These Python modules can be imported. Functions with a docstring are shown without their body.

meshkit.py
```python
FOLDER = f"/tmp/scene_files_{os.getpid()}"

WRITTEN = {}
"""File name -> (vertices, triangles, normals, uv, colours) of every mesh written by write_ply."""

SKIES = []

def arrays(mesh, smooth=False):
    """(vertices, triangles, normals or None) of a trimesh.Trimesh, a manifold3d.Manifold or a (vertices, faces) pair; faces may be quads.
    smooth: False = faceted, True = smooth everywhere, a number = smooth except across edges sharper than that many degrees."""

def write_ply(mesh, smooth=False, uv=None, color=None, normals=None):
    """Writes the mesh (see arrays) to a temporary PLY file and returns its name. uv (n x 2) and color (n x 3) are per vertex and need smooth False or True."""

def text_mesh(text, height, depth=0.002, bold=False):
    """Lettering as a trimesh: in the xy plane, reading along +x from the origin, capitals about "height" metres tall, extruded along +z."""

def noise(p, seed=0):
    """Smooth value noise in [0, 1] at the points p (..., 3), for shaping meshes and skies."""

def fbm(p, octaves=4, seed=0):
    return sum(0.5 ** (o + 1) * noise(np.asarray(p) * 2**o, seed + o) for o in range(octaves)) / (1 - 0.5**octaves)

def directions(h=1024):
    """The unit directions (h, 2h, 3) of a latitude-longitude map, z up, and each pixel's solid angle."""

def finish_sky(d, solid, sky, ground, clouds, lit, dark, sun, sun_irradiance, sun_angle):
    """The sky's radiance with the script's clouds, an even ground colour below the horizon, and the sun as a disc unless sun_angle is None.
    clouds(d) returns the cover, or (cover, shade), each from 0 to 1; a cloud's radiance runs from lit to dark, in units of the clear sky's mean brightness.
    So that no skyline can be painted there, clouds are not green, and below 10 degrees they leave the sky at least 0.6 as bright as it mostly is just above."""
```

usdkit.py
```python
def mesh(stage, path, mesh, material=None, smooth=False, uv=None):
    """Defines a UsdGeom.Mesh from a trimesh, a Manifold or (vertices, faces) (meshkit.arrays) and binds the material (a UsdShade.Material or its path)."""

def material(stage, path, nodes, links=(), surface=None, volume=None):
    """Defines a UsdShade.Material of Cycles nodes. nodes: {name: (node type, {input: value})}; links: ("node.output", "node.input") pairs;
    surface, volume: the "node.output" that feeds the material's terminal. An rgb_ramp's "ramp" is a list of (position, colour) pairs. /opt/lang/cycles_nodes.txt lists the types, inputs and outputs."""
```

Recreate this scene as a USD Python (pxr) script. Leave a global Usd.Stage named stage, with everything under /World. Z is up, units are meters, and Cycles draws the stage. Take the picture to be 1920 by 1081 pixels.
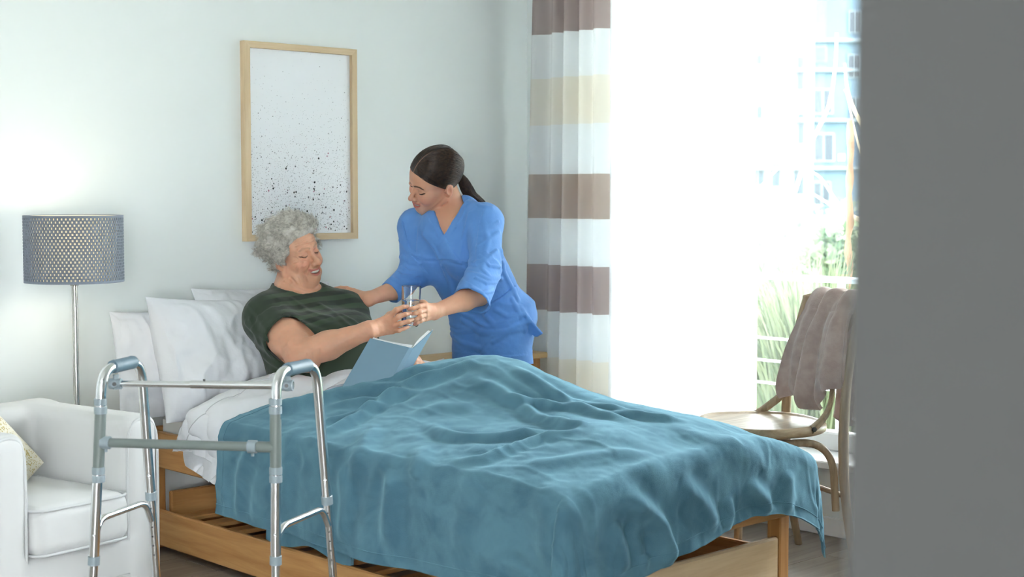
import math, numpy as np, trimesh, usdkit, meshkit
from scipy.interpolate import RectBivariateSpline, CubicSpline
from scipy.spatial import cKDTree
from pxr import Usd, UsdGeom, UsdLux, UsdShade, Gf, Sdf, Vt

stage = Usd.Stage.CreateInMemory()
UsdGeom.SetStageUpAxis(stage, UsdGeom.Tokens.z)
UsdGeom.SetStageMetersPerUnit(stage, 1.0)
UsdGeom.Xform.Define(stage, '/World')
UsdGeom.Scope.Define(stage, '/World/Looks')
PI = math.pi

# ------------------------------------------------------------------ camera, sky, exposure
FPX, YAW, PITCH, CAM_H = 2800.0, math.radians(43.5), math.radians(3.68), 1.25
CF = np.array([math.sin(YAW)*math.cos(PITCH), math.cos(YAW)*math.cos(PITCH), -math.sin(PITCH)])
CR = np.array([math.cos(YAW), -math.sin(YAW), 0.0])
CU = np.cross(CR, CF)
CP = np.array([0, 0, CAM_H])
camera = UsdGeom.Camera.Define(stage, '/World/camera')
camera.CreateHorizontalApertureAttr(36.0)
camera.CreateVerticalApertureAttr(36.0*1081/1920)
camera.CreateFocalLengthAttr(36.0*FPX/1920)
camera.CreateFStopAttr(4.2)
camera.CreateFocusDistanceAttr(4.9)
camera.CreateExposureAttr(1.6)
camera.CreateClippingRangeAttr(Gf.Vec2f(0.05, 1000))
_m = Gf.Matrix4d(1.0)
for _k, _v in enumerate((CR, CU, -CF, CP)):
    for _j in range(3):
        _m[_k, _j] = float(_v[_j])
camera.AddTransformOp().Set(_m)

sky = UsdLux.DomeLight.Define(stage, '/World/sky')            # bright overcast sky
sky.CreateIntensityAttr(1.0)
sky.CreateColorAttr(Gf.Vec3f(0.93, 0.975, 1.0))
DOME = 2.1
sky.CreateIntensityAttr(DOME)


def ray(px, py):
    return CF + (px-960)/FPX*CR - (py-540.5)/FPX*CU


def at(px, py, d):
    """the point seen at a pixel, d metres along the level view direction"""
    v = ray(px, py)
    return CP + v*d/(v[0]*math.sin(YAW)+v[1]*math.cos(YAW))


def on(px, py, x=None, y=None, z=None):
    """the point seen at a pixel, on a plane of the room"""
    v = ray(px, py)
    t = x/v[0] if x is not None else (y/v[1] if y is not None else (z-CAM_H)/v[2])
    return CP + v*t


# ------------------------------------------------------------------ materials
def lin(r, g, b):
    return tuple(((c/255+0.055)/1.055)**2.4 if c > 10 else c/255/12.92 for c in (r, g, b))


def plain(name, color, rough=0.6, bump=None, vary=None, **extra):
    """principled material; bump=(scale, strength, distance); vary=(scale, second colour)"""
    n = {'p': ('principled_bsdf', dict(base_color=color, roughness=rough, **extra))}
    l = []
    if bump or vary:
        n['tc'] = ('geometry', {})
    if vary:
        n['vn'] = ('noise_texture', dict(scale=vary[0], detail=4.0))
        n['vm'] = ('mix_color', dict(a=color, b=vary[1]))
        n['vr'] = ('map_range', dict(from_min=0.35, from_max=0.65, clamp=True))
        l += [('tc.position', 'vn.vector'), ('vn.fac', 'vr.value'), ('vr.result', 'vm.fac'), ('vm.result', 'p.base_color')]
    if bump:
        n['bn'] = ('noise_texture', dict(scale=bump[0], detail=3.0))
        n['bb'] = ('bump', dict(strength=bump[1], distance=bump[2]))
        l += [('tc.position', 'bn.vector'), ('bn.fac', 'bb.height'), ('bb.normal', 'p.normal')]
    return usdkit.material(stage, '/World/Looks/'+name, n, l, surface='p.BSDF')


def wood(name, c1, c2, axis, rough=0.45, scale=14.0):
    """grain that runs along an axis of the room"""
    sc = [scale, scale, scale]
    sc[axis] = scale*0.07
    n = {'g': ('geometry', {}), 'm': ('mapping', dict(scale=tuple(sc))),
         'n': ('noise_texture', dict(scale=2.2, detail=6.0, roughness=0.62, distortion=0.8)),
         'n2': ('noise_texture', dict(scale=0.5, detail=2.0)),
         'r': ('rgb_ramp', dict(ramp=[(0.3, c1), (0.7, c2)])),
         'mm': ('mix_color', dict(blend_type='multiply', fac=0.25)),
         'b': ('bump', dict(strength=0.15, distance=0.002)),
         'p': ('principled_bsdf', dict(roughness=rough))}
    l = [('g.position', 'm.vector'), ('m.vector', 'n.vector'), ('m.vector', 'n2.vector'), ('n.fac', 'r.fac'), ('r.color', 'mm.a'), ('n2.fac', 'mm.b'),
         ('mm.result', 'p.base_color'), ('n.fac', 'b.height'), ('b.normal', 'p.normal')]
    return usdkit.material(stage, '/World/Looks/'+name, n, l, surface='p.BSDF')


def painted(name, rough=0.5, bump=None, **extra):
    """colour read from the mesh's own colour attribute"""
    n = {'a': ('attribute', dict(attribute='Col')), 'p': ('principled_bsdf', dict(roughness=rough, **extra))}
    l = [('a.color', 'p.base_color')]
    if bump:
        n['g'] = ('geometry', {})
        n['bn'] = ('noise_texture', dict(scale=bump[0], detail=4.0))
        n['bb'] = ('bump', dict(strength=bump[1], distance=bump[2]))
        l += [('g.position', 'bn.vector'), ('bn.fac', 'bb.height'), ('bb.normal', 'p.normal')]
    return usdkit.material(stage, '/World/Looks/'+name, n, l, surface='p.BSDF')


W_WALL = plain('wall_paint', (0.785, 0.825, 0.82), 0.9, bump=(180, 0.05, 0.001))
W_SHADED = plain('hall_shaded_paint', (.030, .0302, .029), 0.85)  # near-black: the shade of a dim hallway is put into the door colour
W_CEIL = plain('ceiling_paint', (0.85, 0.85, 0.84), 0.9)
W_TRIM = plain('trim_white', (0.80, 0.81, 0.82), 0.4)
PLANKS = [wood('laminate_%d' % k, lin(*a), lin(*b), 0, 0.38) for k, (a, b) in enumerate([((128, 116, 106), (160, 148, 136)), ((136, 124, 114), (168, 156, 144)), ((120, 109, 100), (152, 140, 130))])]
SUB = plain('subfloor', (0.06, 0.05, 0.045), 0.9)
PINE_Y = wood('honey_pine_long', lin(196, 138, 78), lin(226, 174, 114), 1)
PINE_X = wood('honey_pine_cross', lin(196, 138, 78), lin(226, 174, 114), 0)
PINE_Z = wood('honey_pine_upright', lin(186, 128, 70), lin(216, 162, 102), 2)
PINE_VEIL_X = wood('veiled_pine_cross', lin(214, 180, 136), lin(236, 208, 168), 0)  # honey pine with veiling glare put into its colour
OAKF_Z = wood('frame_oak_upright', lin(212, 184, 146), lin(230, 206, 170), 2)
OAKF_X = wood('frame_oak_cross', lin(212, 184, 146), lin(230, 206, 170), 0)
NS_X = wood('nightstand_pine', lin(206, 164, 108), lin(232, 198, 146), 0)
CHAIRW = wood('weathered_elm', lin(146, 122, 96), lin(192, 168, 138), 2, 0.5, 20)
SEATW = wood('seat_elm', lin(150, 124, 94), lin(200, 176, 144), 0, 0.4, 14)
PAPER = plain('paper', (0.82, 0.83, 0.85), 0.8)
PRINT = plain('print_paper', (0.80, 0.82, 0.85), 0.35)
INK = painted('ink', 0.5)
CHROME = plain('polished_aluminium', (0.80, 0.81, 0.83), 0.17, metallic=1.0)
NICKEL = plain('brushed_nickel', (0.58, 0.56, 0.53), 0.25, metallic=1.0)
GREYTUBE = plain('grey_coated_tube', lin(116, 125, 123), 0.35)
GRIP = plain('grip_rubber', lin(92, 114, 128), 0.5)
COLLAR = plain('collar_plastic', lin(144, 157, 164), 0.35)
DARKSTEEL = plain('dark_steel', (0.09, 0.09, 0.09), 0.4, metallic=0.8)
RUBBER = plain('black_rubber', (0.03, 0.03, 0.03), 0.7)
SLIP = plain('slipcover_cotton', (0.64, 0.642, 0.645), 0.9, bump=(420, 0.10, 0.0012), sheen_weight=0.1)
PIPING = plain('piping_cotton', (0.60, 0.61, 0.62), 0.9)
LINEN = plain('white_bed_linen', (0.70, 0.715, 0.76), 0.85, bump=(26, 0.30, 0.008))
MATT = plain('mattress_cover', (0.80, 0.80, 0.78), 0.9, bump=(300, 0.1, 0.001))
SHADE = plain('shade_grey', lin(116, 124, 138), 0.6)
BOOKC = plain('book_cloth', lin(118, 148, 168), 0.7, bump=(900, 0.1, 0.0005))
TRANSL = usdkit.material(stage, '/World/Looks/shade_lining', {'d': ('diffuse_bsdf', dict(color=(0.85, 0.82, 0.72))), 't': ('translucent_bsdf', dict(color=(0.85, 0.80, 0.66))), 'm': ('mix_closure', dict(fac=0.5))}, [('d.BSDF', 'm.closure1'), ('t.BSDF', 'm.closure2')], surface='m.closure')


def fabric(name, transp, transl, ramp=None, color=(0.85, 0.86, 0.87)):
    """sheer cloth: diffuse + translucent, with a share of open weave"""
    n = {'d': ('diffuse_bsdf', dict(color=color)), 't': ('translucent_bsdf', dict(color=color)), 'm': ('mix_closure', dict(fac=transl)),
         'x': ('transparent_bsdf', {}), 'm2': ('mix_closure', dict(fac=transp))}
    l = [('d.BSDF', 'm.closure1'), ('t.BSDF', 'm.closure2'), ('m.closure', 'm2.closure1'), ('x.BSDF', 'm2.closure2')]
    if ramp:
        n['g'] = ('geometry', {})
        n['s'] = ('separate_xyz', {})
        n['k'] = ('map_range', dict(from_min=0.0, from_max=2.6))
        n['r'] = ('rgb_ramp', dict(ramp=[(z/2.6, c) for z, c in ramp], interpolate=False))
        l += [('g.position', 's.vector'), ('s.z', 'k.value'), ('k.result', 'r.fac'), ('r.color', 'd.color'), ('r.color', 't.color')]
    return usdkit.material(stage, '/World/Looks/'+name, n, l, surface='m2.closure')


GLASS = usdkit.material(stage, '/World/Looks/clear_glass', {'p': ('principled_bsdf', dict(base_color=(1, 1, 1), roughness=0.0, ior=1.45, transmission_weight=1.0))}, [], surface='p.BSDF')
WATER = usdkit.material(stage, '/World/Looks/water', {'p': ('principled_bsdf', dict(base_color=(0.97, 0.99, 1), roughness=0.0, ior=1.33, transmission_weight=1.0))}, [], surface='p.BSDF')
PANE = usdkit.material(stage, '/World/Looks/window_pane', {'t': ('transparent_bsdf', dict(color=(0.97, 0.985, 0.98))), 'g': ('glossy_bsdf', dict(color=(1, 1, 1), roughness=0.0)), 'f': ('fresnel', dict(IOR=1.45)), 'm': ('mix_closure', {})},
                       [('f.fac', 'm.fac'), ('t.BSDF', 'm.closure1'), ('g.BSDF', 'm.closure2')], surface='m.closure')

# ------------------------------------------------------------------ things and parts
USED = {}


def numbered(path):
    k = USED.get(path, -1)+1
    USED[path] = k
    return path if k == 0 else '%s_%03d' % (path, k)


def setdata(p, label=None, cat=None, group=None, kind=None):
    for k, v in (('label', label), ('category', cat), ('group', group), ('kind', kind)):
        if v:
            p.SetCustomDataByKey(k, v)
    return p


class Thing:
    """an Xform at the thing's base; its parts are meshes given in room coordinates"""
    def __init__(self, name, label=None, cat=None, loc=(0, 0, 0), group=None, kind=None):
        self.path, self.loc = numbered('/World/'+name), np.array(loc, float)
        x = UsdGeom.Xform.Define(stage, self.path)
        x.AddTranslateOp().Set(Gf.Vec3d(*map(float, loc)))
        self.prim = setdata(x.GetPrim(), label, cat, group, kind)


def arr(mesh):
    if hasattr(mesh, 'vertices'):
        return np.asarray(mesh.vertices, float), np.asarray(mesh.faces)
    return np.asarray(mesh[0], float), np.asarray(mesh[1])


def part(t, name, mesh, mat, smooth=35, col=None, label=None, kind=None, parent=None):
    base = parent or t.path
    path = numbered(base+'/'+name)
    v, f = arr(mesh)
    m = usdkit.mesh(stage, path, (v-t.loc, f), mat, smooth=smooth)
    if col is not None:
        UsdGeom.PrimvarsAPI(m).CreatePrimvar('Col', Sdf.ValueTypeNames.Color3fArray, 'vertex').Set(Vt.Vec3fArray.FromNumpy(np.asarray(col, np.float32)))
    setdata(m.GetPrim(), label, None, None, kind)
    return path


def single(name, mesh, mat, label=None, cat=None, group=None, kind=None, smooth=35, col=None, loc=None):
    """a thing of one mesh"""
    v, f = arr(mesh)
    if loc is None:
        loc = np.array([*(v[:, :2].min(0)+v[:, :2].max(0))/2, v[:, 2].min()])
    path = numbered('/World/'+name)
    m = usdkit.mesh(stage, path, (v-loc, f), mat, smooth=smooth)
    m.AddTranslateOp().Set(Gf.Vec3d(*map(float, loc)))
    if col is not None:
        UsdGeom.PrimvarsAPI(m).CreatePrimvar('Col', Sdf.ValueTypeNames.Color3fArray, 'vertex').Set(Vt.Vec3fArray.FromNumpy(np.asarray(col, np.float32)))
    setdata(m.GetPrim(), label, cat, group, kind)
    return path


# ------------------------------------------------------------------ shapes
def cat_(*ms):
    vs, fs, n = [], [], 0
    for m in ms:
        v, f = arr(m)
        f = np.asarray(f)
        if f.shape[1] == 4:
            f = np.vstack([f[:, [0, 1, 2]], f[:, [0, 2, 3]]])
        vs.append(v); fs.append(f+n); n += len(v)
    return np.vstack(vs), np.vstack(fs)


def cbox(x0, x1, y0, y1, z0, z1, c=0.004):
    """box with chamfered edges"""
    x0, x1 = sorted((x0, x1)); y0, y1 = sorted((y0, y1)); z0, z1 = sorted((z0, z1))
    c = min(c, (x1-x0)*.4, (y1-y0)*.4, (z1-z0)*.4)
    p = []
    for sx in (0, 1):
        for sy in (0, 1):
            for sz in (0, 1):
                b = np.array([(x0, x1)[sx], (y0, y1)[sy], (z0, z1)[sz]])
                s = np.array([1-2*sx, 1-2*sy, 1-2*sz])*c
                for k in range(3):
                    q = b+s; q[k] = b[k]; p.append(q)
    h = trimesh.convex.convex_hull(np.array(p))
    return np.asarray(h.vertices), np.asarray(h.faces)


def hull(pts):
    h = trimesh.convex.convex_hull(np.array(pts, float))
    return np.asarray(h.vertices), np.asarray(h.faces)


def xf(mesh, R=None, t=(0, 0, 0)):
    v, f = arr(mesh)
    return (v @ np.asarray(R).T if R is not None else v)+np.asarray(t, float), f


def rotz(a):
    return np.array([[math.cos(a), -math.sin(a), 0], [math.sin(a), math.cos(a), 0], [0, 0, 1]])


def spline(pts, n):
    p = np.array(pts, float)
    if len(p) < 3:
        return np.linspace(p[0], p[-1], n)
    t = np.r_[0, np.cumsum(np.sqrt(np.linalg.norm(np.diff(p, axis=0), axis=1))+1e-9)]
    return CubicSpline(t, p, bc_type='natural')(np.linspace(0, t[-1], n))


def fillet(pts, r, n=6):
    """polyline with its corners rounded"""
    p = [np.array(q, float) for q in pts]
    out = [p[0]]
    for a, b, c in zip(p[:-2], p[1:-1], p[2:]):
        u, w = a-b, c-b
        d = min(r, np.linalg.norm(u)*.49, np.linalg.norm(w)*.49)
        s, e = b+u/np.linalg.norm(u)*d, b+w/np.linalg.norm(w)*d
        for t in np.linspace(0, 1, n):
            out.append((1-t)**2*s+2*t*(1-t)*b+t*t*e)
    out.append(p[-1])
    return np.array(out)


def tube(pts, r, seg=14, closed=False, flat=None):
    """swept round bar; r may vary; flat=(normal, ratio) squashes the section"""
    p = np.array(pts, float)
    n = len(p)
    r = np.broadcast_to(np.asarray(r, float), (n,))
    t = np.gradient(p, axis=0) if not closed else np.roll(p, -1, 0)-np.roll(p, 1, 0)
    t /= np.linalg.norm(t, axis=1, keepdims=True)
    u = np.cross(t[0], [0, 0, 1.0] if abs(t[0][2]) < .9 else [1.0, 0, 0]); u /= np.linalg.norm(u)
    rings = []
    for k in range(n):
        u = u-t[k]*(u@t[k]); u /= np.linalg.norm(u)
        w = np.cross(t[k], u)
        a = np.arange(seg)/seg*2*PI
        ring = np.cos(a)[:, None]*u+np.sin(a)[:, None]*w
        if flat is not None:
            nn = np.asarray(flat[0], float); nn = nn/np.linalg.norm(nn)
            ring = ring-(ring@nn)[:, None]*nn*(1-flat[1])
        rings.append(p[k]+ring*r[k])
    v = np.vstack(rings)
    f = []
    m = n if closed else n-1
    i = np.arange(seg); j = (i+1) % seg
    for k in range(m):
        a, b = k*seg, ((k+1) % n)*seg
        f += [np.stack([a+i, a+j, b+j], 1), np.stack([a+i, b+j, b+i], 1)]
    if not closed:
        v = np.vstack([v, p[0], p[-1]])
        f += [np.stack([j, i, np.full(seg, n*seg)], 1), np.stack([(n-1)*seg+i, (n-1)*seg+j, np.full(seg, n*seg+1)], 1)]
    return v, np.vstack(f)


def lathe(prof, c=(0, 0, 0), seg=40):
    """profile of (radius, height), turned about the upright axis through c"""
    prof = np.array(prof, float)
    a = np.arange(seg)/seg*2*PI
    v = np.stack([prof[:, None, 0]*np.cos(a), prof[:, None, 0]*np.sin(a), np.repeat(prof[:, 1:2], seg, 1)], -1).reshape(-1, 3)
    i = np.arange(seg); j = (i+1) % seg
    f = []
    for k in range(len(prof)-1):
        b, e = k*seg, (k+1)*seg
        f += [np.stack([b+i, b+j, e+j], 1), np.stack([b+i, e+j, e+i], 1)]
    return v+np.array(c), np.vstack(f)


def gridf(n, m):
    i, j = np.meshgrid(np.arange(n-1), np.arange(m-1), indexing='ij')
    a = (i*m+j).ravel()
    return np.vstack([np.stack([a, a+m, a+m+1], 1), np.stack([a, a+m+1, a+1], 1)])


def normals(P):
    du, dv = np.gradient(P, axis=0), np.gradient(P, axis=1)
    n = np.cross(du, dv)
    return n/np.maximum(np.linalg.norm(n, axis=-1, keepdims=True), 1e-9)


def sheet(P, th):
    """a cloth of thickness th from a grid of points"""
    n, m = P.shape[:2]
    N = normals(P)
    v = np.vstack([(P+N*th/2).reshape(-1, 3), (P-N*th/2).reshape(-1, 3)])
    f = gridf(n, m)
    o = n*m
    rim = np.r_[np.arange(m), np.arange(1, n)*m+m-1, (n-1)*m+np.arange(m-2, -1, -1), np.arange(n-2, 0, -1)*m]
    nx = np.roll(rim, -1)
    return v, np.vstack([f, f[:, ::-1]+o, np.stack([rim, nx, nx+o], 1)[:, ::-1], np.stack([rim, nx+o, rim+o], 1)[:, ::-1]])


def smoothstep(a, b, x):
    t = np.clip((np.asarray(x, float)-a)/(b-a), 0, 1)
    return t*t*(3-2*t)


def nz(P, scale, seed=0, oct_=3):
    return meshkit.fbm(np.asarray(P)*scale+37.3, oct_, seed)-0.5


# ------------------------------------------------------------------ distance fields -> one continuous surface
class Field:
    def __init__(self):
        self.ops = []

    def add(self, prim, k=0.01):
        self.ops.append(('u', *prim, k)); return self

    def sub(self, prim, k=0.005):
        self.ops.append(('s', *prim, k)); return self

    def cut(self, p, n, k=0.004):
        """keep the side the normal n points away from"""
        p, n = np.array(p, np.float32), np.array(n, np.float32)/np.linalg.norm(n)
        self.ops.append(('i', lambda P: (P-p)@n, None, 0, k)); return self

    def ridge(self, pts, w, amp):
        pts = np.array(pts, np.float32)
        def fn(P):
            d2 = np.full(len(P), 1e9, np.float32)
            for a, b in zip(pts[:-1], pts[1:]):
                ab = b-a
                q = P-a
                t = np.clip((q@ab)/max(ab@ab, 1e-12), 0, 1)
                e = q-t[:, None]*ab
                d2 = np.minimum(d2, np.einsum('ij,ij->i', e, e))
            return amp*np.exp(-d2/(w*w))
        c = pts.mean(0)
        self.ops.append(('r', fn, c, np.linalg.norm(pts-c, axis=1).max()+2.5*w, 0)); return self

    def warp(self, fn):
        self.ops.append(('f', fn, None, 0, 0)); return self

    def __call__(self, P, cull=None):
        P = P.astype(np.float32)
        d = np.full(len(P), 10.0, np.float32)
        for kind, fn, c, r, k in self.ops:
            if cull is not None and c is not None and np.linalg.norm(cull[0]-c)-r-cull[1] > k+0.004:
                continue
            e = fn(P)
            if kind == 'u':
                h = np.maximum(k-np.abs(d-e), 0)/max(k, 1e-6)
                d = np.minimum(d, e)-h*h*k*0.25
            elif kind == 's':
                e = -e
                h = np.maximum(k-np.abs(d-e), 0)/max(k, 1e-6)
                d = np.maximum(d, e)+h*h*k*0.25
            elif kind == 'i':
                h = np.maximum(k-np.abs(d-e), 0)/max(k, 1e-6)
                d = np.maximum(d, e)+h*h*k*0.25
            elif kind == 'r':
                d = d-e
            else:
                d = d+e
        return d


def ball(c, r):
    c = np.array(c, np.float32)
    return (lambda P: np.linalg.norm(P-c, axis=1)-r, c, r)


def cone(a, b, ra, rb):
    a, b = np.array(a, np.float32), np.array(b, np.float32)
    ab = b-a
    L = max(float(ab@ab), 1e-12)
    def fn(P):
        q = P-a
        t = np.clip((q@ab)/L, 0, 1)
        e = q-t[:, None]*ab
        return np.sqrt(np.einsum('ij,ij->i', e, e))-(ra+(rb-ra)*t)
    return (fn, (a+b)/2, math.sqrt(L)/2+max(ra, rb))


def ell(c, r, R=None):
    c, r = np.array(c, np.float32), np.array(r, np.float32)
    R = np.eye(3, dtype=np.float32) if R is None else np.array(R, np.float32)
    def fn(P):
        q = ((P-c)@R)/r
        k0 = np.sqrt(np.einsum('ij,ij->i', q, q))
        g = q/r
        k1 = np.sqrt(np.einsum('ij,ij->i', g, g))
        return k0*(k0-1)/np.maximum(k1, 1e-9)
    return (fn, c, float(r.max()))


def rbox(c, half, rad, R=None):
    c, h = np.array(c, np.float32), np.array(half, np.float32)-rad
    R = np.eye(3, dtype=np.float32) if R is None else np.array(R, np.float32)
    def fn(P):
        q = np.abs((P-c)@R)-h
        return np.sqrt((np.maximum(q, 0)**2).sum(1))+np.minimum(q.max(1), 0)-rad
    return (fn, c, float(np.linalg.norm(half)))


def surface(F, lo, hi, h, B=22):
    """meshes the zero level of the field F by surface nets, block by block"""
    lo, hi = np.array(lo, float), np.array(hi, float)
    N = np.ceil((hi-lo)/h).astype(int)+2
    nb = np.ceil(N/B).astype(int)
    bi = np.stack(np.meshgrid(*[np.arange(k) for k in nb], indexing='ij'), -1).reshape(-1, 3)
    cen = lo+(bi*B+B/2)*h
    br = math.sqrt(3)*(B/2+1)*h
    act = np.abs(F(cen)) < br*1.7+0.01
    NY, NZ = int(N[1])+4*B, int(N[2])+4*B
    g = np.stack(np.meshgrid(*[np.arange(B+2)]*3, indexing='ij'), -1).reshape(-1, 3)
    ids, pos, quads = [], [], []
    C = B+1
    sl = lambda o: tuple(slice(x, x+C) for x in o)
    for b, c in zip(bi[act], cen[act]):
        idx = b*B-1+g
        P = lo+idx*h
        v = F(P, (c, br)).reshape(B+2, B+2, B+2)
        s = v < 0
        if s.all() or not s.any():
            continue
        acc = np.zeros((C, C, C, 3)); cnt = np.zeros((C, C, C))
        for ax in range(3):
            o1, o2 = [k for k in range(3) if k != ax]
            for p in (0, 1):
                for q in (0, 1):
                    a = [0, 0, 0]; a[o1] = p; a[o2] = q
                    e = list(a); e[ax] = 1
                    va, ve = v[sl(a)], v[sl(e)]
                    x = (va < 0) != (ve < 0)
                    t = np.where(x, va/np.where(x, va-ve, 1), 0)
                    acc[..., o1] += x*p; acc[..., o2] += x*q; acc[..., ax] += t
                    cnt += x
        m = cnt > 0
        ci = np.argwhere(m)
        gid = ((ci[:, 0]+b[0]*B)*NY+ci[:, 1]+b[1]*B)*NZ+ci[:, 2]+b[2]*B
        ids.append(gid)
        pos.append(lo+(b*B-1+ci+acc[m]/cnt[m][:, None])*h)
        for ax in range(3):
            o1, o2 = (ax+1) % 3, (ax+2) % 3
            hi_ = [1, 1, 1]; hi_[ax] = 2
            core = tuple(slice(1, 1+B) for _ in range(3))
            nxt = tuple(slice(hi_[k], hi_[k]+B) for k in range(3))
            s0, s1 = s[core], s[nxt]
            for flip, mm in ((False, s0 & ~s1), (True, ~s0 & s1)):
                e = np.argwhere(mm)+1
                if not len(e):
                    continue
                def cid(d1, d2):
                    k = e.copy(); k[:, o1] -= d1; k[:, o2] -= d2
                    return ((k[:, 0]+b[0]*B)*NY+k[:, 1]+b[1]*B)*NZ+k[:, 2]+b[2]*B
                q = np.stack([cid(1, 1), cid(0, 1), cid(0, 0), cid(1, 0)], 1)
                quads.append(q[:, ::-1] if flip else q)
    ids, pos, quads = np.concatenate(ids), np.vstack(pos), np.vstack(quads)
    u, first = np.unique(ids, return_index=True)
    q = np.searchsorted(u, quads)
    return pos[first], np.vstack([q[:, [0, 1, 2]], q[:, [0, 2, 3]]])

# ------------------------------------------------------------------ the room
XW, YB, ZC = 4.55, 4.70, 2.62          # window wall, back wall, ceiling
XL, YN = -1.75, -1.3
single('wall_back', cbox(XL-.12, XW+.3, YB, YB+.15, 0, ZC, 0.001), W_WALL, 'pale white wall behind the bed', 'wall', kind='structure')
single('wall_left', cbox(XL-.12, XL, YN, YB, 0, ZC, 0.001), W_WALL, 'white left wall of the room', 'wall', kind='structure')
single('added_wall_near', cat_(cbox(-.25, XW+.3, YN-.12, YN, 0, ZC, .001), cbox(XL-.12, -.25, YN-.12, YN, 2.25, ZC, .001)), W_WALL, 'unseen wall added behind the camera, its opening shaped to set the fill light', 'wall', kind='structure')  # added out of view; the opening limits sky fill from behind
single('ceiling', cbox(XL-.12, XW+.3, YN, YB+.15, ZC, ZC+.12, 0.001), W_CEIL, 'white ceiling', 'ceiling', kind='structure')
WY0, WY1, WZ0, WZ1 = 1.95, 4.40, 0.26, 2.48
single('wall_right', cat_(cbox(XW, XW+.25, WY1, YB, 0, ZC, .001), cbox(XW, XW+.25, YN, WY0, 0, ZC, .001), cbox(XW, XW+.25, WY0, WY1, 0, WZ0, .001), cbox(XW, XW+.25, WY0, WY1, WZ1, ZC, .001)),
       W_WALL, 'white wall around the tall window', 'wall', kind='structure')
t = Thing('floor', 'grey-brown laminate plank floor', 'floor', (1.4, 1.75, 0), kind='structure')
part(t, 'subfloor', cbox(XL-.12, XW+.3, YN, YB+.15, -.14, -.011, .001), SUB)
rng = np.random.default_rng(4)
for i in range(24):
    y0 = YN+i*.25
    if y0 > YB:
        break
    x = XL-.12-rng.uniform(0, 1.1)
    while x < XW:
        a, b = max(x, XL-.12), min(x+1.3, XW)
        if b-a > .02:
            part(t, 'plank', cbox(a+.0008, b-.0008, y0+.0008, min(y0+.25, YB)-.0008, -.011, 0, .0012), PLANKS[rng.integers(3)], smooth=False)
        x += 1.3
single('baseboard_back', cbox(XL, XW, YB-.014, YB-.0005, 0, .07, .004), W_TRIM, 'low white baseboard along the back wall', 'baseboard', kind='structure')
single('baseboard_right', cbox(XW-.014, XW-.0005, YN, YB-.015, 0, .07, .004), W_TRIM, 'low white baseboard under the window', 'baseboard', kind='structure')
# tall window with a plain white frame and a sill board
t = Thing('window_1', 'tall white framed window with a clear pane', 'window', (XW+.14, (WY0+WY1)/2, WZ0), kind='structure')
fx0, fx1 = XW+.10, XW+.17
part(t, 'sill', cbox(XW-.10, XW+.18, WY0+.002, WY1-.002, WZ0-.03+.031, WZ0+.03, .005), W_TRIM)
part(t, 'bottom_rail', cbox(fx0, fx1, WY0, WY1, WZ0+.03, WZ0+.10, .006), W_TRIM)
part(t, 'top_rail', cbox(fx0, fx1, WY0, WY1, WZ1-.07, WZ1, .006), W_TRIM)
for ya in (WY0, WY1-.07, 3.72):
    part(t, 'upright', cbox(fx0, fx1, ya, ya+.07, WZ0+.10, WZ1-.07, .006), W_TRIM)
for ya, yb in ((WY0+.07, 3.72), (3.79, WY1-.07)):
    part(t, 'pane', cbox(fx0+.03, fx0+.036, ya-.005, yb+.005, WZ0+.095, WZ1-.065, .0005), PANE)
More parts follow.
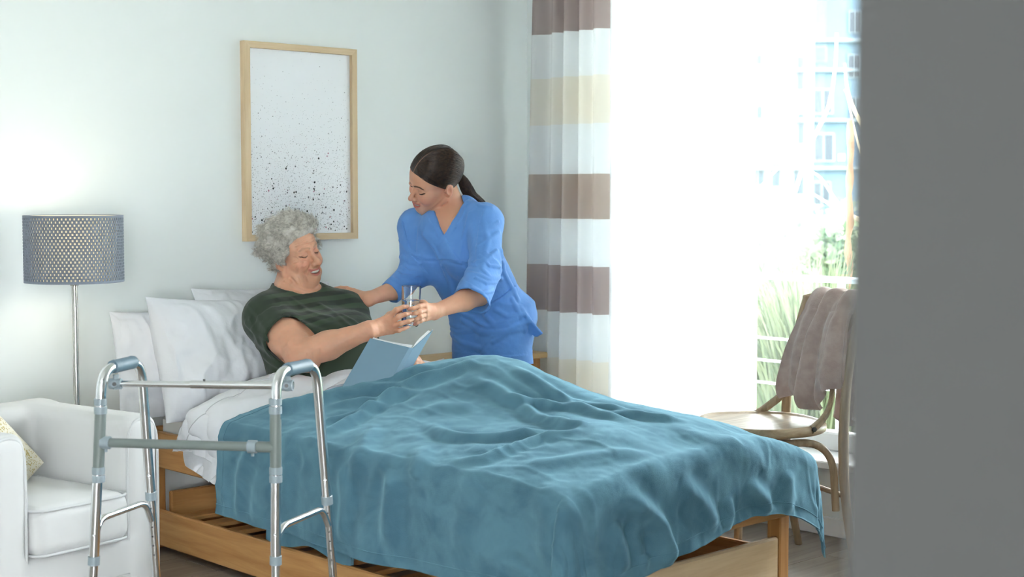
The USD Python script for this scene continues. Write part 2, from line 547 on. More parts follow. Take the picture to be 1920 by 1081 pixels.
# the shade-darkened partition close to the camera that hides the right of the view
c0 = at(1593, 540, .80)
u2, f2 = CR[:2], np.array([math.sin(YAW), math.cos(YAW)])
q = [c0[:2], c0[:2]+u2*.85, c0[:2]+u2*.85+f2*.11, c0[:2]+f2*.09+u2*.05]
single('door_1', hull([(*p, z) for p in q for z in (0, ZC-.002)]), W_SHADED, 'blurred door leaf at the right edge of the view, hall shade put into its colour', 'door', kind='structure', smooth=False)

# ------------------------------------------------------------------ outside
GROUND = -.35
lawn = usdkit.material(stage, '/World/Looks/lawn', {'g': ('geometry', {}), 'n': ('noise_texture', dict(scale=1.6, detail=5.0)), 'r': ('rgb_ramp', dict(ramp=[(.3, lin(84, 104, 62)), (.7, lin(124, 136, 92))])), 'p': ('principled_bsdf', dict(roughness=.9))},
                       [('g.position', 'n.vector'), ('n.fac', 'r.fac'), ('r.color', 'p.base_color')], surface='p.BSDF')
single('lawn', cbox(XW+.30, 200, -90, 130, GROUND-.3, GROUND, .01), lawn, 'green ground outside the window', 'lawn', kind='structure')
# concrete block of flats
FAC = plain('pale_facade', lin(158, 168, 176), .9, vary=(.25, lin(142, 155, 166)))
FAC2 = plain('blue_grey_facade', lin(88, 108, 124), .9, vary=(.3, lin(80, 100, 118)))
WIN = plain('far_window_glass', lin(30, 46, 60), .3)
WINF = plain('far_window_frame', lin(128, 142, 152), .6)
BAND = plain('facade_band', lin(120, 132, 142), .9)
fdir = np.array([math.sin(YAW), math.cos(YAW), 0])


def facade(name, px0, px1, d, depth, mat, label, wins, skew=0.0):
    """a block of flats facing the camera's side; wins: (px, top py, bottom py, width px)"""
    s = d/FPX
    def P(px, py, off=0.0):
        dd = d+skew*(px-px0)*s-off
        return at(px, py, dd)
    a, b = P(px0, 360), P(px1, 360)
    base = np.array([*(a+b)[:2]/2, GROUND])
    t = Thing(name, label, 'building', base, 'blocks of flats outside')
    n = fdir
    top = CAM_H+560*s
    part(t, 'wall', hull([(*(p+n*o)[:2], z) for p in (a, b) for o in (0, depth) for z in (GROUND, top)]), mat, smooth=False)
    for (px, y0, y1, w) in wins:
        def quad(pa, pb, ya, yb, o0, o1):
            pts = []
            for p_, o in ((pa, o0), (pb, o0), (pa, o1), (pb, o1)):
                for y in (ya, yb):
                    pts.append(P(p_, y, o))
            return hull(pts)
        fr = part(t, 'window', quad(px-w/2, px+w/2, y0, y1, .02, .10), WINF, smooth=False)
        m = w*.07
        k = max(1, int(round(w/16)))
        for j in range(k):
            xa = px-w/2+m+j*(w-m)/k
            part(t, 'pane', quad(xa, xa+(w-m)/k-m, y0+m, y1-m, .10, .13), WIN, smooth=False, parent=fr)
    for py in (72, 128, 222, 312, 405):
        part(t, 'ledge', hull([P(p_, y, o) for p_ in (px0, px1) for y in (py, py+6) for o in (0.01, .35)]), BAND, smooth=False)


facade('apartment_building', 1380, 1523, 88, 14, FAC, 'bright white block of flats seen beyond the bare twigs',
       [(1501, 105, 168, 15), (1502, 212, 270, 14), (1418, 100, 122, 24), (1418, 196, 228, 26), (1420, 310, 348, 30), (1498, 316, 365, 22), (1455, 305, 350, 18)])
facade('apartment_building', 1523, 1720, 96, 14, FAC2, 'blue grey block of flats with dark windows behind the pole', [(1539, 86, 116, 22), (1543, 166, 214, 38), (1545, 249, 303, 40), (1541, 340, 386, 34), (1605, 20, 62, 26), (1603, 102, 146, 26), (1607, 182, 226, 26), (1640, 182, 226, 26)])
LEAFM = usdkit.material(stage, '/World/Looks/leaves', {'o': ('attribute', dict(attribute='Col')), 'd': ('diffuse_bsdf', {}), 't': ('translucent_bsdf', {}), 'm': ('mix_closure', dict(fac=.45))},
                        [('o.color', 'd.color'), ('o.color', 't.color'), ('d.BSDF', 'm.closure1'), ('t.BSDF', 'm.closure2')], surface='m.closure')
BARK = plain('bark', lin(150, 118, 92), .9, vary=(9, lin(112, 88, 70)))
TWIG = plain('pale_twig', lin(206, 190, 164), .9)


def blades(base, n, height, spread, seed, c1, c2, w=.012, lean=.5):
    r = np.random.default_rng(seed)
    vs, fs, cs, k = [], [], [], 0
    for _ in range(n):
        a, rad = r.uniform(0, 2*PI), spread*math.sqrt(r.uniform())
        p = base+np.array([math.cos(a)*rad, math.sin(a)*rad, 0])
        h = height*r.uniform(.55, 1.05); l = lean*h*r.uniform(.1, 1.0); b = a+r.normal(0, .6)
        s = np.linspace(0, 1, 6)
        cen = p+np.stack([math.cos(b)*l*s**2, math.sin(b)*l*s**2, h*(s-.18*s**3*lean*2)], 1)
        side = np.array([-math.sin(b+.5), math.cos(b+.5), 0])*w
        wd = (1-s**2)[:, None]*side
        vs.append(np.vstack([cen+wd, cen-wd])); i = np.arange(5)
        fs.append(np.vstack([np.stack([i, i+1, i+7], 1), np.stack([i, i+7, i+6], 1)])+k); k += 12
        m = r.uniform()
        cs.append(np.tile(np.array(c1)*(1-m)+np.array(c2)*m, (12, 1)))
    return (np.vstack(vs), np.vstack(fs)), np.vstack(cs)


def leafage(c, rad, n, seed, c1, c2, size=.06):
    r = np.random.default_rng(seed)
    d = r.normal(size=(n, 3)); d /= np.linalg.norm(d, axis=1, keepdims=True)
    p = np.array(c)+d*np.array(rad)*r.uniform(.45, 1.0, (n, 1))**.5*(0.75+.5*meshkit.noise(d*2.3+seed)[:, None])
    p[:, 2] = np.maximum(p[:, 2], GROUND+.03)
    a = r.normal(size=(n, 3)); a /= np.linalg.norm(a, axis=1, keepdims=True)
    b = np.cross(a, d); b /= np.maximum(np.linalg.norm(b, axis=1, keepdims=True), 1e-6)
    s = size*r.uniform(.6, 1.3, (n, 1))
    v = np.stack([p-a*s, p+b*s*.4+d*s*.12, p+a*s, p-b*s*.4+d*s*.12], 1).reshape(-1, 3)
    i = np.arange(n)*4
    m = r.uniform(size=(n, 1))
    return (v, np.vstack([np.stack([i, i+1, i+2], 1), np.stack([i, i+2, i+3], 1)])), np.repeat(np.array(c1)*(1-m)+np.array(c2)*m, 4, 0)


def plant(name, label, cat, base, made):
    t = Thing(name, label, cat, base, 'shrubs outside the window' if name == 'shrub' else None)
    for nm, mesh, mat, col in made:
        part(t, nm, mesh, mat, smooth=False if col is not None else 35, col=col, kind='stuff' if nm in ('foliage', 'blades') else None)


G1, G2 = lin(80, 92, 72), lin(120, 126, 104)
b0 = at(1530, 700, 8.6); b0[2] = GROUND
mesh, col = blades(b0, 900, 1.55, .30, 11, G1, G2, .009, .45)
plant('ornamental_grass', 'tall yellow-green ornamental grass clump outside beside the pole', 'grass', b0, [('blades', mesh, LEAFM, col)])
for i, (px, d, rx, rz, lab, ca, cb) in enumerate([(1425, 11.3, .6, .60, 'loose pale green shrub outside, left of the tall grass', lin(98, 110, 98), lin(138, 146, 134)),
                                                 (1580, 13.4, .5, .72, 'green shrub outside, behind the chair back', lin(76, 92, 72), lin(114, 124, 104)),
                                                 (1500, 18.0, 1.2, .85, 'wide grey-green shrub far behind the tall grass', lin(108, 120, 110), lin(142, 150, 140))]):
    c = at(px, 600, d); c[2] = GROUND+rz*.75
    mesh, col = leafage(c, (rx, rx, rz), 2600, 20+i, ca, cb, .07)
    b = np.array([c[0], c[1], GROUND])
    st = cat_(*[tube(spline([b+[.05*math.cos(k), .05*math.sin(k), -.02], b+[.2*math.cos(k), .2*math.sin(k), rz*.6], c+[.4*rx*math.cos(k), .4*rx*math.sin(k), rz*.3]], 7), .012, 6) for k in range(5)])
    plant('shrub', lab, 'shrub', b, [('foliage', mesh, LEAFM, col), ('stem', st, BARK, None)])
# weathered post and the bare tree
b = at(1592, 500, 9.0); tp = at(1591, 224, 9.0)
pz = np.linspace(GROUND, tp[2], 24)
t = Thing('wooden_post', 'rough brown wooden post standing outside the window', 'post', (b[0], b[1], GROUND))
part(t, 'trunk', tube([(b[0]+.008*math.sin(k*2.1), b[1]+.008*math.cos(k*1.7), z) for k, z in enumerate(pz)], [.021+.006*math.sin(k*2.4) for k in range(24)], 9), BARK)
part(t, 'birdhouse', cbox(*(at(1578, 295, 8.95)[0]+np.array([-.016, .016])), *(at(1578, 295, 8.95)[1]+np.array([-.016, .016])), *(at(1578, 295, 8.95)[2]+np.array([-.022, .022])), .003), plain('orange_tag', lin(222, 140, 96), .7))
bt = at(1640, 560, 9.6)
t = Thing('bare_tree', 'leafless tree with pale curved twigs outside', 'tree', (bt[0], bt[1], GROUND))
tt = at(1628, 215, 9.6)
part(t, 'trunk', tube(spline([(bt[0], bt[1], GROUND), at(1640, 420, 9.6), tt], 10), np.linspace(.05, .018, 10), 10), BARK)
for pts, dd, r0 in ([[(1632, 260), (1600, 200), (1588, 160), (1584, 119)], 9.6, .016], [[(1640, 430), (1575, 385), (1540, 335), (1520, 321)], 9.5, .012], [[(1640, 420), (1600, 405), (1560, 385), (1522, 362)], 9.5, .014],
                    [[(1620, 300), (1600, 230), (1586, 172), (1583, 168)], 9.55, .009]):
    part(t, 'branch', tube(spline([at(*p, dd) for p in pts], 14), np.linspace(r0, r0*.45, 14), 7), TWIG)
bt2 = at(1395, 560, 8.8)
t = Thing('bare_shrub', 'bare arching twigs outside at the edge of the sheer curtain', 'shrub', (bt2[0], bt2[1], GROUND))
for pts, r0 in (([(1395, 600), (1392, 430), (1408, 375), (1458, 316)], .014), ([(1398, 620), (1400, 440), (1425, 400), (1462, 352)], .011), ([(1392, 640), (1470, 420), (1525, 259), (1551, 207), (1566, 124), (1569, 62)], .016)):
    part(t, 'branch', tube(spline([np.array([bt2[0], bt2[1], GROUND])]+[at(*p, 8.8) for p in pts], 18), np.linspace(r0, r0*.5, 18), 7), TWIG)
# balcony railing
RAILM = plain('railing_paint', lin(196, 206, 212), .4)
POSTM = plain('railing_post', lin(168, 142, 132), .5)
xr = 5.12
t = Thing('balcony_railing', 'pale balcony railing with three thin bars outside the window', 'railing', (xr, 3.2, WZ0-.2))
part(t, 'slab', cbox(XW+.25, xr+.1, 1.6, 4.6, WZ0-.3, WZ0-.2, .01), W_TRIM)
part(t, 'handrail', cbox(xr-.025, xr+.025, 1.6, 4.6, .884, .908, .006), RAILM)
for z in (.635, .54, .445):
    part(t, 'bar', tube([(xr, 1.6, z), (xr, 4.6, z)], .006, 8), RAILM)
for px in (1412, 1577, 1250, 1800):
    y = on(px, 600, x=xr)[1]
    part(t, 'post', cbox(xr-.016, xr+.016, y-.012, y+.012, WZ0-.2, .884, .003), POSTM if px == 1412 else RAILM)

# ------------------------------------------------------------------ curtains
BR, TAN, WH, BE = (.50, .425, .41), (.56, .48, .43), (.82, .835, .845), (.81, .78, .72)
STRIPE = fabric('striped_voile', .07, .30, [(0, WH), (.18, BR), (.37, BE), (.56, WH), (.746, BR), (.94, WH), (1.133, TAN), (1.323, WH), (1.526, BE), (1.72, WH), (1.897, BR), (2.1, WH), (2.29, TAN)])
SHEER = fabric('white_voile', .30, .5, color=(.86, .87, .885))


def curtain(y0, y1, x, folds, amp, seed, z0=.02, z1=2.50, n=220, drift=.0):
    r = np.random.default_rng(seed)
    s = np.linspace(0, 1, n)
    z = np.linspace(z0, z1, 46)
    S, Z = np.meshgrid(s, z, indexing='ij')
    ph = S*folds*2*PI+1.3*np.sin(S*7+seed)+.35*np.sin(Z*1.3+S*5)
    a = amp*(.75+.35*np.sin(S*folds*2.2+seed))*(1-.12*Z)
    X = x+a*np.sin(ph)+.25*a*np.sin(2*ph+1)
    Y = y0+(y1-y0)*(S+.018*np.sin(ph*1.0+1.2))+drift*(1-Z/2.5)*(1-S)
    return np.stack([X, Y, Z], -1)


t = Thing('curtain', 'striped brown, white and beige curtain hanging in the corner', 'curtain', (4.44, 4.33, .02), 'curtains at the window')
part(t, 'panel', sheet(curtain(4.56, 4.10, 4.43, 5.2, .045, 2, drift=.05), .0016), STRIPE, smooth=True)
part(t, 'hem', sheet(curtain(4.56, 4.10, 4.43, 5.2, .045, 2, .0195, .05, drift=.05), .003), STRIPE, smooth=True)
t = Thing('curtain', 'white sheer curtain glowing in front of the window', 'curtain', (4.46, 3.75, .02), 'curtains at the window')
part(t, 'panel', sheet(curtain(4.11, 3.405, 4.45, 9.3, .026, 5), .0012), SHEER, smooth=True)
t = Thing('curtain_rail', 'white curtain rail above the window', 'curtain rail', (4.45, 3.3, 2.50))
part(t, 'rail', cbox(4.42, 4.48, 1.9, 4.66, 2.505, 2.53, .004), W_TRIM)
for yb in (2.0, 3.3, 4.6):
    part(t, 'bracket', cbox(4.44, 4.46, yb-.01, yb+.01, 2.53, ZC, .002), W_TRIM)

# ------------------------------------------------------------------ framed print
t = Thing('framed_print', 'oak framed print of scattered black and pink ink dots on the wall', 'picture', (3.34, YB-.015, 1.069))
x0, x1, z0, z1, w = 3.082, 3.599, 1.069, 1.805, .024
yf, yb = YB-.030, YB-.0005
part(t, 'frame_side', hull([(x0, y, z) for y in (yf, yb) for z in (z0, z1)]+[(x0+w, y, z) for y in (yf, yb) for z in (z0+w, z1-w)]), OAKF_Z, smooth=False)
part(t, 'frame_side', hull([(x1, y, z) for y in (yf, yb) for z in (z0, z1)]+[(x1-w, y, z) for y in (yf, yb) for z in (z0+w, z1-w)]), OAKF_Z, smooth=False)
part(t, 'frame_rail', hull([(x, y, z0) for y in (yf, yb) for x in (x0, x1)]+[(x, y, z0+w) for y in (yf, yb) for x in (x0+w, x1-w)]), OAKF_X, smooth=False)
part(t, 'frame_rail', hull([(x, y, z1) for y in (yf, yb) for x in (x0, x1)]+[(x, y, z1-w) for y in (yf, yb) for x in (x0+w, x1-w)]), OAKF_X, smooth=False)
pp = part(t, 'print', cbox(x0+w, x1-w, YB-.014, YB-.002, z0+w, z1-w, .0005), PRINT, smooth=False)
rng = np.random.default_rng(8)
vs, fs, cs, k = [], [], [], 0
ax_, bz = x1-x0-2*w-.012, z1-z0-2*w-.012
for j in range(3600):
    v = min(abs(rng.normal(0, .34)), 1.0) if rng.uniform() < .93 else rng.uniform(0, .9)
    big = rng.uniform() < .055*max(0, 1-v*2.0)
    rad = rng.uniform(.0022, .0044) if big else rng.lognormal(-7.08, .42)*(1-.3*v)
    cx, cz = x0+w+.006+rng.uniform()*ax_, z0+w+.006+v*bz
    sx = rad*rng.uniform(.75, 1.05)
    a = np.arange(8)/8*2*PI
    vs.append(np.stack([cx+np.cos(a)*sx, np.full(8, YB-.0146), cz+np.sin(a)*rad], 1))
    fs.append(np.array([[0, i, i+1] for i in range(1, 7)])+k); k += 8
    c = (.42, .20, .27) if rng.uniform() < .10 else ((.012, .022, .022) if rng.uniform() < .55 else (.16, .17, .19))
    cs.append(np.tile(c, (8, 1)))
part(t, 'ink_dots', (np.vstack(vs), np.vstack(fs)), INK, smooth=False, col=np.vstack(cs), kind='stuff', parent=pp)

# ------------------------------------------------------------------ floor lamp
L = on(142, 650, y=4.44)
lx, ly = L[0], L[1]
zt, zb, R = on(140, 403, y=4.44)[2], on(140, 528, y=4.44)[2], .1545
t = Thing('floor_lamp', 'grey perforated drum shade floor lamp behind the armchair', 'lamp', (lx, ly, 0))
part(t, 'base', lathe([(0, 0), (.13, 0), (.132, .006), (.128, .016), (.03, .022), (.012, .03), (0, .03)], (lx, ly, 0)), NICKEL)
part(t, 'pole', lathe([(0, .028), (.0095, .028), (.0095, zb+.01), (0, zb+.01)], (lx, ly, 0), 20), NICKEL)
part(t, 'collar', lathe([(0, zb-.012), (.013, zb-.012), (.016, zb-.004), (.016, zb+.012), (0, zb+.012)], (lx, ly, 0), 20), NICKEL)
part(t, 'socket', lathe([(0, zb+.01), (.016, zb+.01), (.018, zb+.05), (0, zb+.052)], (lx, ly, 0), 20), W_TRIM)
rows, cols = 21, 76
vs, fs, k = [], [], 0
edge = .0055
H0 = zt-zb-2*edge-.002
def cyl(a, z, r=R):
    return np.array([lx+r*math.cos(a), ly+r*math.sin(a), z])
for i in range(rows):
    for j in range(cols):
        off = .5*(i % 2)
        a0, a1 = (j+off)/cols*2*PI, (j+off+1)/cols*2*PI
        b0, b1 = zb+edge+.001+i*H0/rows, zb+edge+.001+(i+1)*H0/rows
        m = .29*(a1-a0); h0, h1 = b0+.17*(b1-b0), b1-.17*(b1-b0)
        am = (a0+a1)/2
        hole = [(a0+m, h0), (a1-m, h0), (a1-m, h1), (a0+m, h1)]
        outer = [(a0, b0), (a1, b0), (a1, b1), (a0, b1)]
        bul = [cyl(a, z) for a, z in outer]+[cyl(a, z, R+.0012) for a, z in hole]+[cyl(a, z, R-.0016) for a, z in hole]
        vs += bul
        q = []
        for e in range(4):
            f_ = (e+1) % 4
            q += [[e, f_, 4+f_], [e, 4+f_, 4+e], [4+e, 4+f_, 8+f_], [4+e, 8+f_, 8+e]]
        fs.append(np.array(q)+k); k += 12
sh = part(t, 'shade', (np.array(vs), np.vstack(fs)), SHADE, smooth=False)
for z in (zb, zt):
    s_ = 1 if z == zb else -1
    part(t, 'shade_rim', lathe([(R-.003, z), (R+.0012, z), (R+.0012, z+s_*.007), (R-.003, z+s_*.007), (R-.003, z)], (lx, ly, 0), 76), SHADE)
part(t, 'shade_lining', lathe([(R-.006, zb+.003), (R-.005, zb+.003), (R-.005, zt-.002), (R-.006, zt-.002), (R-.006, zb+.003)], (lx, ly, 0), 76), TRANSL, label='cream translucent lining', parent=sh)
for a in (0, 2*PI/3, 4*PI/3):
    part(t, 'spider', tube([cyl(a, zb+.02, .014), cyl(a, zb+.02, R-.006)], .002, 6), NICKEL)
bz_ = (zt+zb)/2+.012
EMIT = usdkit.material(stage, '/World/Looks/bulb_glow', {'e': ('emission', dict(color=(1, .86, .62), strength=10.0))}, [], surface='e.emission')
part(t, 'bulb', lathe([(0, bz_-.05), (.012, bz_-.048), (.014, bz_-.03), (.028, bz_), (.026, bz_+.018), (.014, bz_+.03), (0, bz_+.033)], (lx, ly, 0), 20), EMIT)
bulb = UsdLux.SphereLight.Define(stage, t.path+'/bulb_light')
bulb.CreateRadiusAttr(.03); bulb.CreateIntensityAttr(7.0); bulb.CreateColorAttr(Gf.Vec3f(1, .88, .66))
bulb.AddTranslateOp().Set(Gf.Vec3d(0, 0, float(zt-.02)))

# ------------------------------------------------------------------ armchair and its cushion
ao = np.array([1.939, 3.77, 0.0]); aR = rotz(.17)
def AC(p):
    return ao+aR@np.array(p, float)
AW, AD = .285, .60           # half width, depth
F = Field()
for s in (-1, 1):
    F.add(rbox(AC((s*(AW-.062), .275, .306)), (.062, .275, .306), .040, aR), .02)
F.add(rbox(AC((0, .52, .305)), (AW, .085, .305), .050, aR), .03)
F.add(rbox(AC((0, .30, .135)), (AW-.01, .292, .135), .02, aR), .02)
F.warp(lambda P: (.006*nz(P*np.array([1, 1, .6]), 9, 3)).astype(np.float32))
armm = surface(F, AC((-.36, -.08, -.02))-.06, AC((.36, .66, .7))+.06, .0075)
t = Thing('armchair', 'low white slipcovered armchair with rounded arms', 'armchair', AC((0, .3, 0)))
part(t, 'body', armm, SLIP, smooth=True)
F = Field()
F.add(rbox(AC((0, .205, .337)), (.158, .225, .067), .035, aR))
F.warp(lambda P: (-.018*np.exp(-(((P-AC((0, .2, .4)))@aR)[:, :2]**2/np.array([.018, .04])).sum(1))+.005*nz(P, 12, 5)).astype(np.float32))
sc = part(t, 'seat_cushion', surface(F, AC((-.22, -.1, .22)), AC((.22, .5, .48)), .006), SLIP, smooth=True)
for z in (.398, .276):
    c = fillet([AC((-.158, .42, z)), AC((-.158, -.02, z)), AC((.158, -.02, z)), AC((.158, .42, z))], .05, 8)
    part(t, 'piping', tube(c, .0042, 8), PIPING, parent=sc)
for s in (-1, 1):
    c = [AC((s*(AW-.062)+x, .010, z)) for x, z in ((-.053, .03), (-.053, .25), (-.053, .53), (-.046, .570), (-.027, .596), (0, .603), (.027, .596), (.046, .570), (.053, .53), (.053, .25), (.053, .03))]
    part(t, 'arm_piping', tube(spline(c, 50), .0045, 8), PIPING)
c = [AC((x, -.004, .165)) for x in np.linspace(-.16, .16, 12)]
part(t, 'skirt_seam', tube(c, .0035, 8), PIPING)
for sx, sy in ((-1, 0), (1, 0), (-1, 1), (1, 1)):
    q = AC((sx*.24, .05+sy*.46, 0))
    part(t, 'foot', lathe([(0, 0), (.018, 0), (.022, .03), (0, .03)], q, 14), DARKSTEEL)


def pillow_mesh(c, R, a, b, th, seed, n=54, wr=.010, pinch=.12):
    """a stuffed case: half sizes a, b, thickness th"""
    u = np.sin(np.linspace(-1, 1, n)*PI/2*.97)/math.sin(PI/2*.97)
    U, V = np.meshgrid(u, u, indexing='ij')
    X = a*U*(1-pinch*(1-np.abs(U)**2)*0-pinch*.5*(1-V**2)*np.abs(U)*.6)
    Y = b*V*(1-pinch*.5*(1-U**2)*np.abs(V)*.6)
    T = th*np.clip(1-np.abs(U)**3.2, 0, 1)**.62*np.clip(1-np.abs(V)**3.2, 0, 1)**.62
    q = np.stack([X, Y, np.zeros_like(X)], -1)
    ed = np.clip(np.maximum(np.abs(U), np.abs(V)), 0, 1)
    rad = np.abs(nz(np.stack([X*3+seed, Y*3, X*0], -1), 3.2, seed, 3))*2
    cr_ = lambda sd: (np.clip(1-np.abs(nz(np.stack([X*1.0+.3*Y, Y*.45-.2*X, X*0+sd], -1), 9, seed+sd, 2))*7, 0, 1)**2)
    w1 = wr*.55*(cr_(1)-.3)+wr*nz(np.stack([X, Y*.5, X*0+seed], -1), 12, seed)*2+wr*1.3*(rad-.3)*ed
    w2 = wr*.55*(cr_(2)-.3)+wr*nz(np.stack([X, Y*.5, X*0+seed+9], -1), 12, seed+3)*2
    sag = np.stack([X*0, X*0, .02*nz(np.stack([X, Y, X*0], -1), 3, seed+1)], -1)
    f_ = q+sag; k_ = q+sag
    ok = np.clip((1-ed)*9, 0, 1)
    f_ = f_+np.stack([0*X, 0*X, T+w1*ok], -1); k_ = k_-np.stack([0*X, 0*X, T+w2*ok], -1)
    v = np.vstack([f_.reshape(-1, 3), k_.reshape(-1, 3)])
    g = gridf(n, n); o = n*n
    return v@np.asarray(R).T+np.array(c), np.vstack([g, g[:, ::-1]+o])


def frame(nrm, up):
    """columns: across, up, outward"""
    n = np.array(nrm, float); n /= np.linalg.norm(n)
    u = np.array(up, float); u -= n*(n@u); u /= np.linalg.norm(u)
    return np.stack([np.cross(u, n), u, n], 1)


GOLD = usdkit.material(stage, '/World/Looks/sequin_cloth', {'g': ('geometry', {}), 'v': ('voronoi_texture', dict(scale=150.0)), 'n': ('noise_texture', dict(scale=16.0)), 'ad': ('math', dict(math_type='add')), 'lt': ('math', dict(math_type='less_than', value2=.78)),
                                                            'm': ('mix_color', dict(a=lin(232, 226, 208), b=lin(196, 176, 112))), 'p': ('principled_bsdf', dict(roughness=.6))},
                       [('g.position', 'v.vector'), ('g.position', 'n.vector'), ('v.distance', 'ad.value1'), ('n.fac', 'ad.value2'), ('ad.value', 'lt.value1'), ('lt.value', 'm.fac'), ('m.result', 'p.base_color')], surface='p.BSDF')
t = Thing('throw_cushion', 'small cream cushion speckled with gold on the white armchair', 'cushion', AC((-.17, .30, .40)))
part(t, 'cover', pillow_mesh(at(-8, 858, 4.20), frame((.25, -.80, .45), (-.52, .1, .8)), .115, .115, .042, 3, 36, .004), GOLD, smooth=True)

# ------------------------------------------------------------------ walking frame
t = Thing('walking_frame', 'folding aluminium walking frame with grey crossbars beside the bed', 'walker', (*at(370, 900, 3.8)[:2], 0))


def drop(a, b):
    """carry the line a-b on down to the floor"""
    return b+(b-a)*(b[2]/(a[2]-b[2]))


def side(near_top, near_bot, bend, h0, h1, far_top, far_bot, dn, df, grip, brace):
    nt, nb = at(*near_top, dn), at(*near_bot, dn)
    nf = drop(nt, nb)
    ft, fb = at(*far_top, df), at(*far_bot, df+.05)
    ff = drop(ft, fb)
    ha, hb = at(*h0, dn), at(*h1, df)
    path = fillet([nt-(nt-nb)*.9, at(*h0, dn), at(*h1, df), ft+(fb-ft)*.72], .058, 10)
    part(t, 'side_tube', tube(path, .0128, 18), CHROME)
    gs = part(t, 'grip', tube(np.linspace(ha*.74+hb*.26, ha*.20+hb*.80, 12), [.0165, .0178]+[.0170]*8+[.0178, .0165], 18), GRIP)
    sl0, sl1 = at(near_top[0]-.4, 772, dn), at(near_top[0]-4.5 if near_top[0] < 400 else near_top[0], 878, dn)
    part(t, 'leg_sleeve', tube([sl0, sl1], .0142, 18), GREYTUBE)
    for a, b in ((sl0+[0, 0, .014], sl0-[0, 0, .004]), (sl0+[0, 0, .034], sl0+[0, 0, .018]), (sl1+[0, 0, .004], sl1-[0, 0, .014]), (sl1-[0, 0, .017], sl1-[0, 0, .034])):
        part(t, 'collar', tube([a, (a+b)/2, b], [.0158, .0162, .0158], 18), COLLAR)
    dn_ = (nf-nt)/np.linalg.norm(nf-nt); df_ = (ff-ft)/np.linalg.norm(ff-ft)
    for top, foot, dv in ((nb, nf, dn_), (ft+(fb-ft)*.70, ff, df_)):
        part(t, 'leg_extension', tube([top-dv*.05, foot-dv*.03], .0108, 16), CHROME)
        cc = top-dv*(.045 if top is nb else -.005)
        part(t, 'leg_collar', tube([cc, cc+dv*.022], .0150, 18), COLLAR)
        part(t, 'rubber_tip', tube([foot-dv*.045, foot-dv*.012, foot+[0, 0, .0]], [.0135, .0150, .0185], 16), RUBBER)
        out = -CF*[1, 1, 0]
        for j in range(6):
            p0 = top+dv*(.05+.026*j)+out*.0085
            part(t, 'adjusting_hole', tube([p0, p0+out*.0026], .0028, 8), DARKSTEEL)
        p0 = top-dv*(.10 if top is nb else .04)+out*.0105
        part(t, 'spring_button', lathe([(0, .004), (.003, .0035), (.0045, .001), (.0045, -.001), (0, -.001)], p0, 12), CHROME)
    b0, b1, b2, b3 = [at(*p, d) for p, d in zip(brace, (dn, dn+.03, df+.02, df+.035))]
    part(t, 'side_brace', tube(fillet([b0, b1, b2, b3], .03, 7), .0085, 14), CHROME)
    return nt, nb


nl = side((189, 742), (175, 1075), (200, 694), (191.2, 692), (264, 675), (269, 722), (288, 1000), 3.72, 3.90, ((214, 692), (258, 680)), [(180, 1000), (188, 972), (272, 941), (284, 976)])
nr = side((517, 742), (517, 1075), (526, 698), (518, 697), (592, 681), (597, 726), (619, 1010), 3.66, 3.86, ((553, 696), (583, 687)), [(520, 1006), (531, 985), (604, 953), (616, 985)])
a, b = at(187, 829, 3.72), at(517, 838, 3.66)
part(t, 'crossbar', tube([a, a+(b-a)*.93], .0118, 16), GREYTUBE)
part(t, 'crossbar', tube([a+(b-a)*.90, b], .0138, 16), GREYTUBE)
for f_ in (.035, .87):
    q, dv = a+(b-a)*f_, (b-a)/np.linalg.norm(b-a)
    part(t, 'clip', tube([q-dv*.011, q+dv*.011], .0162, 18), COLLAR)
    part(t, 'clip_pin', tube([q-[0, 0, .016], q-[0, 0, .024]], .004, 8), COLLAR)
a, b = at(222, 719, 3.78), at(550, 722, 3.73)
dv = (b-a)/np.linalg.norm(b-a)
part(t, 'locking_bar', tube([a, a+dv*.20], .0082, 14), CHROME)
part(t, 'locking_bar', tube([a+dv*.19, b], .0100, 14), CHROME)
part(t, 'bar_button', tube([a+dv*.225+[0, 0, .008], a+dv*.225+[0, 0, .014]], .003, 8), DARKSTEEL)
for q in (a-dv*.006, b-dv*.015):
    part(t, 'hinge', cat_(tube([q-dv*.016, q+dv*.014], .0140, 16), tube([q-[0, 0, .014], q+[0, 0, .024]], .0078, 12), tube([q-dv*.002-CF*.016, q-dv*.002+CF*.014], .0085, 12)), COLLAR)
    part(t, 'hinge_screw', tube([q-CF*.0155, q-CF*.020], .005, 10), DARKSTEEL)

# ------------------------------------------------------------------ bed with its pull-out bed below
BX0, BX1, BY0, BY1 = 2.66, 3.62, 2.615, 4.675
t = Thing('bed', 'honey pine single bed with a slatted pull-out bed under it', 'bed', ((BX0+BX1)/2, (BY0+BY1)/2, 0))
for x in (BX0, BX1-.045):
    for y in (BY0, BY1-.05):
        part(t, 'leg', cbox(x, x+.045, y, y+.05, 0, .30, .004), PINE_Z, smooth=False)
for x in (BX0, BX1-.026):
    part(t, 'side_rail', cbox(x-.001, x+.026, BY0+.001, BY1-.001, .292, .372, .004), PINE_Y, smooth=False)
    part(t, 'top_rail', cbox(x+.004, x+.030, BY0+.02, BY1-.02, .373, .415, .004), PINE_Y, smooth=False)
part(t, 'headboard', cbox(BX0, BX1, BY1-.022, BY1+.004, .30, .425, .004), PINE_X, smooth=False)
part(t, 'footboard', cbox(BX0, BX1, BY0-.004, BY0+.022, .292, .415, .004), PINE_X, smooth=False)
for k in range(12):
    y = BY0+.12+k*.16
    part(t, 'slat', cbox(BX0+.028, BX1-.028, y, y+.07, .292, .308, .003), PINE_X, smooth=False)
dr = part(t, 'pull_out_front', cbox(BX0-.020, BX0+.002, BY0+.055, BY1-.015, .024, .150, .005), PINE_Y, smooth=False)
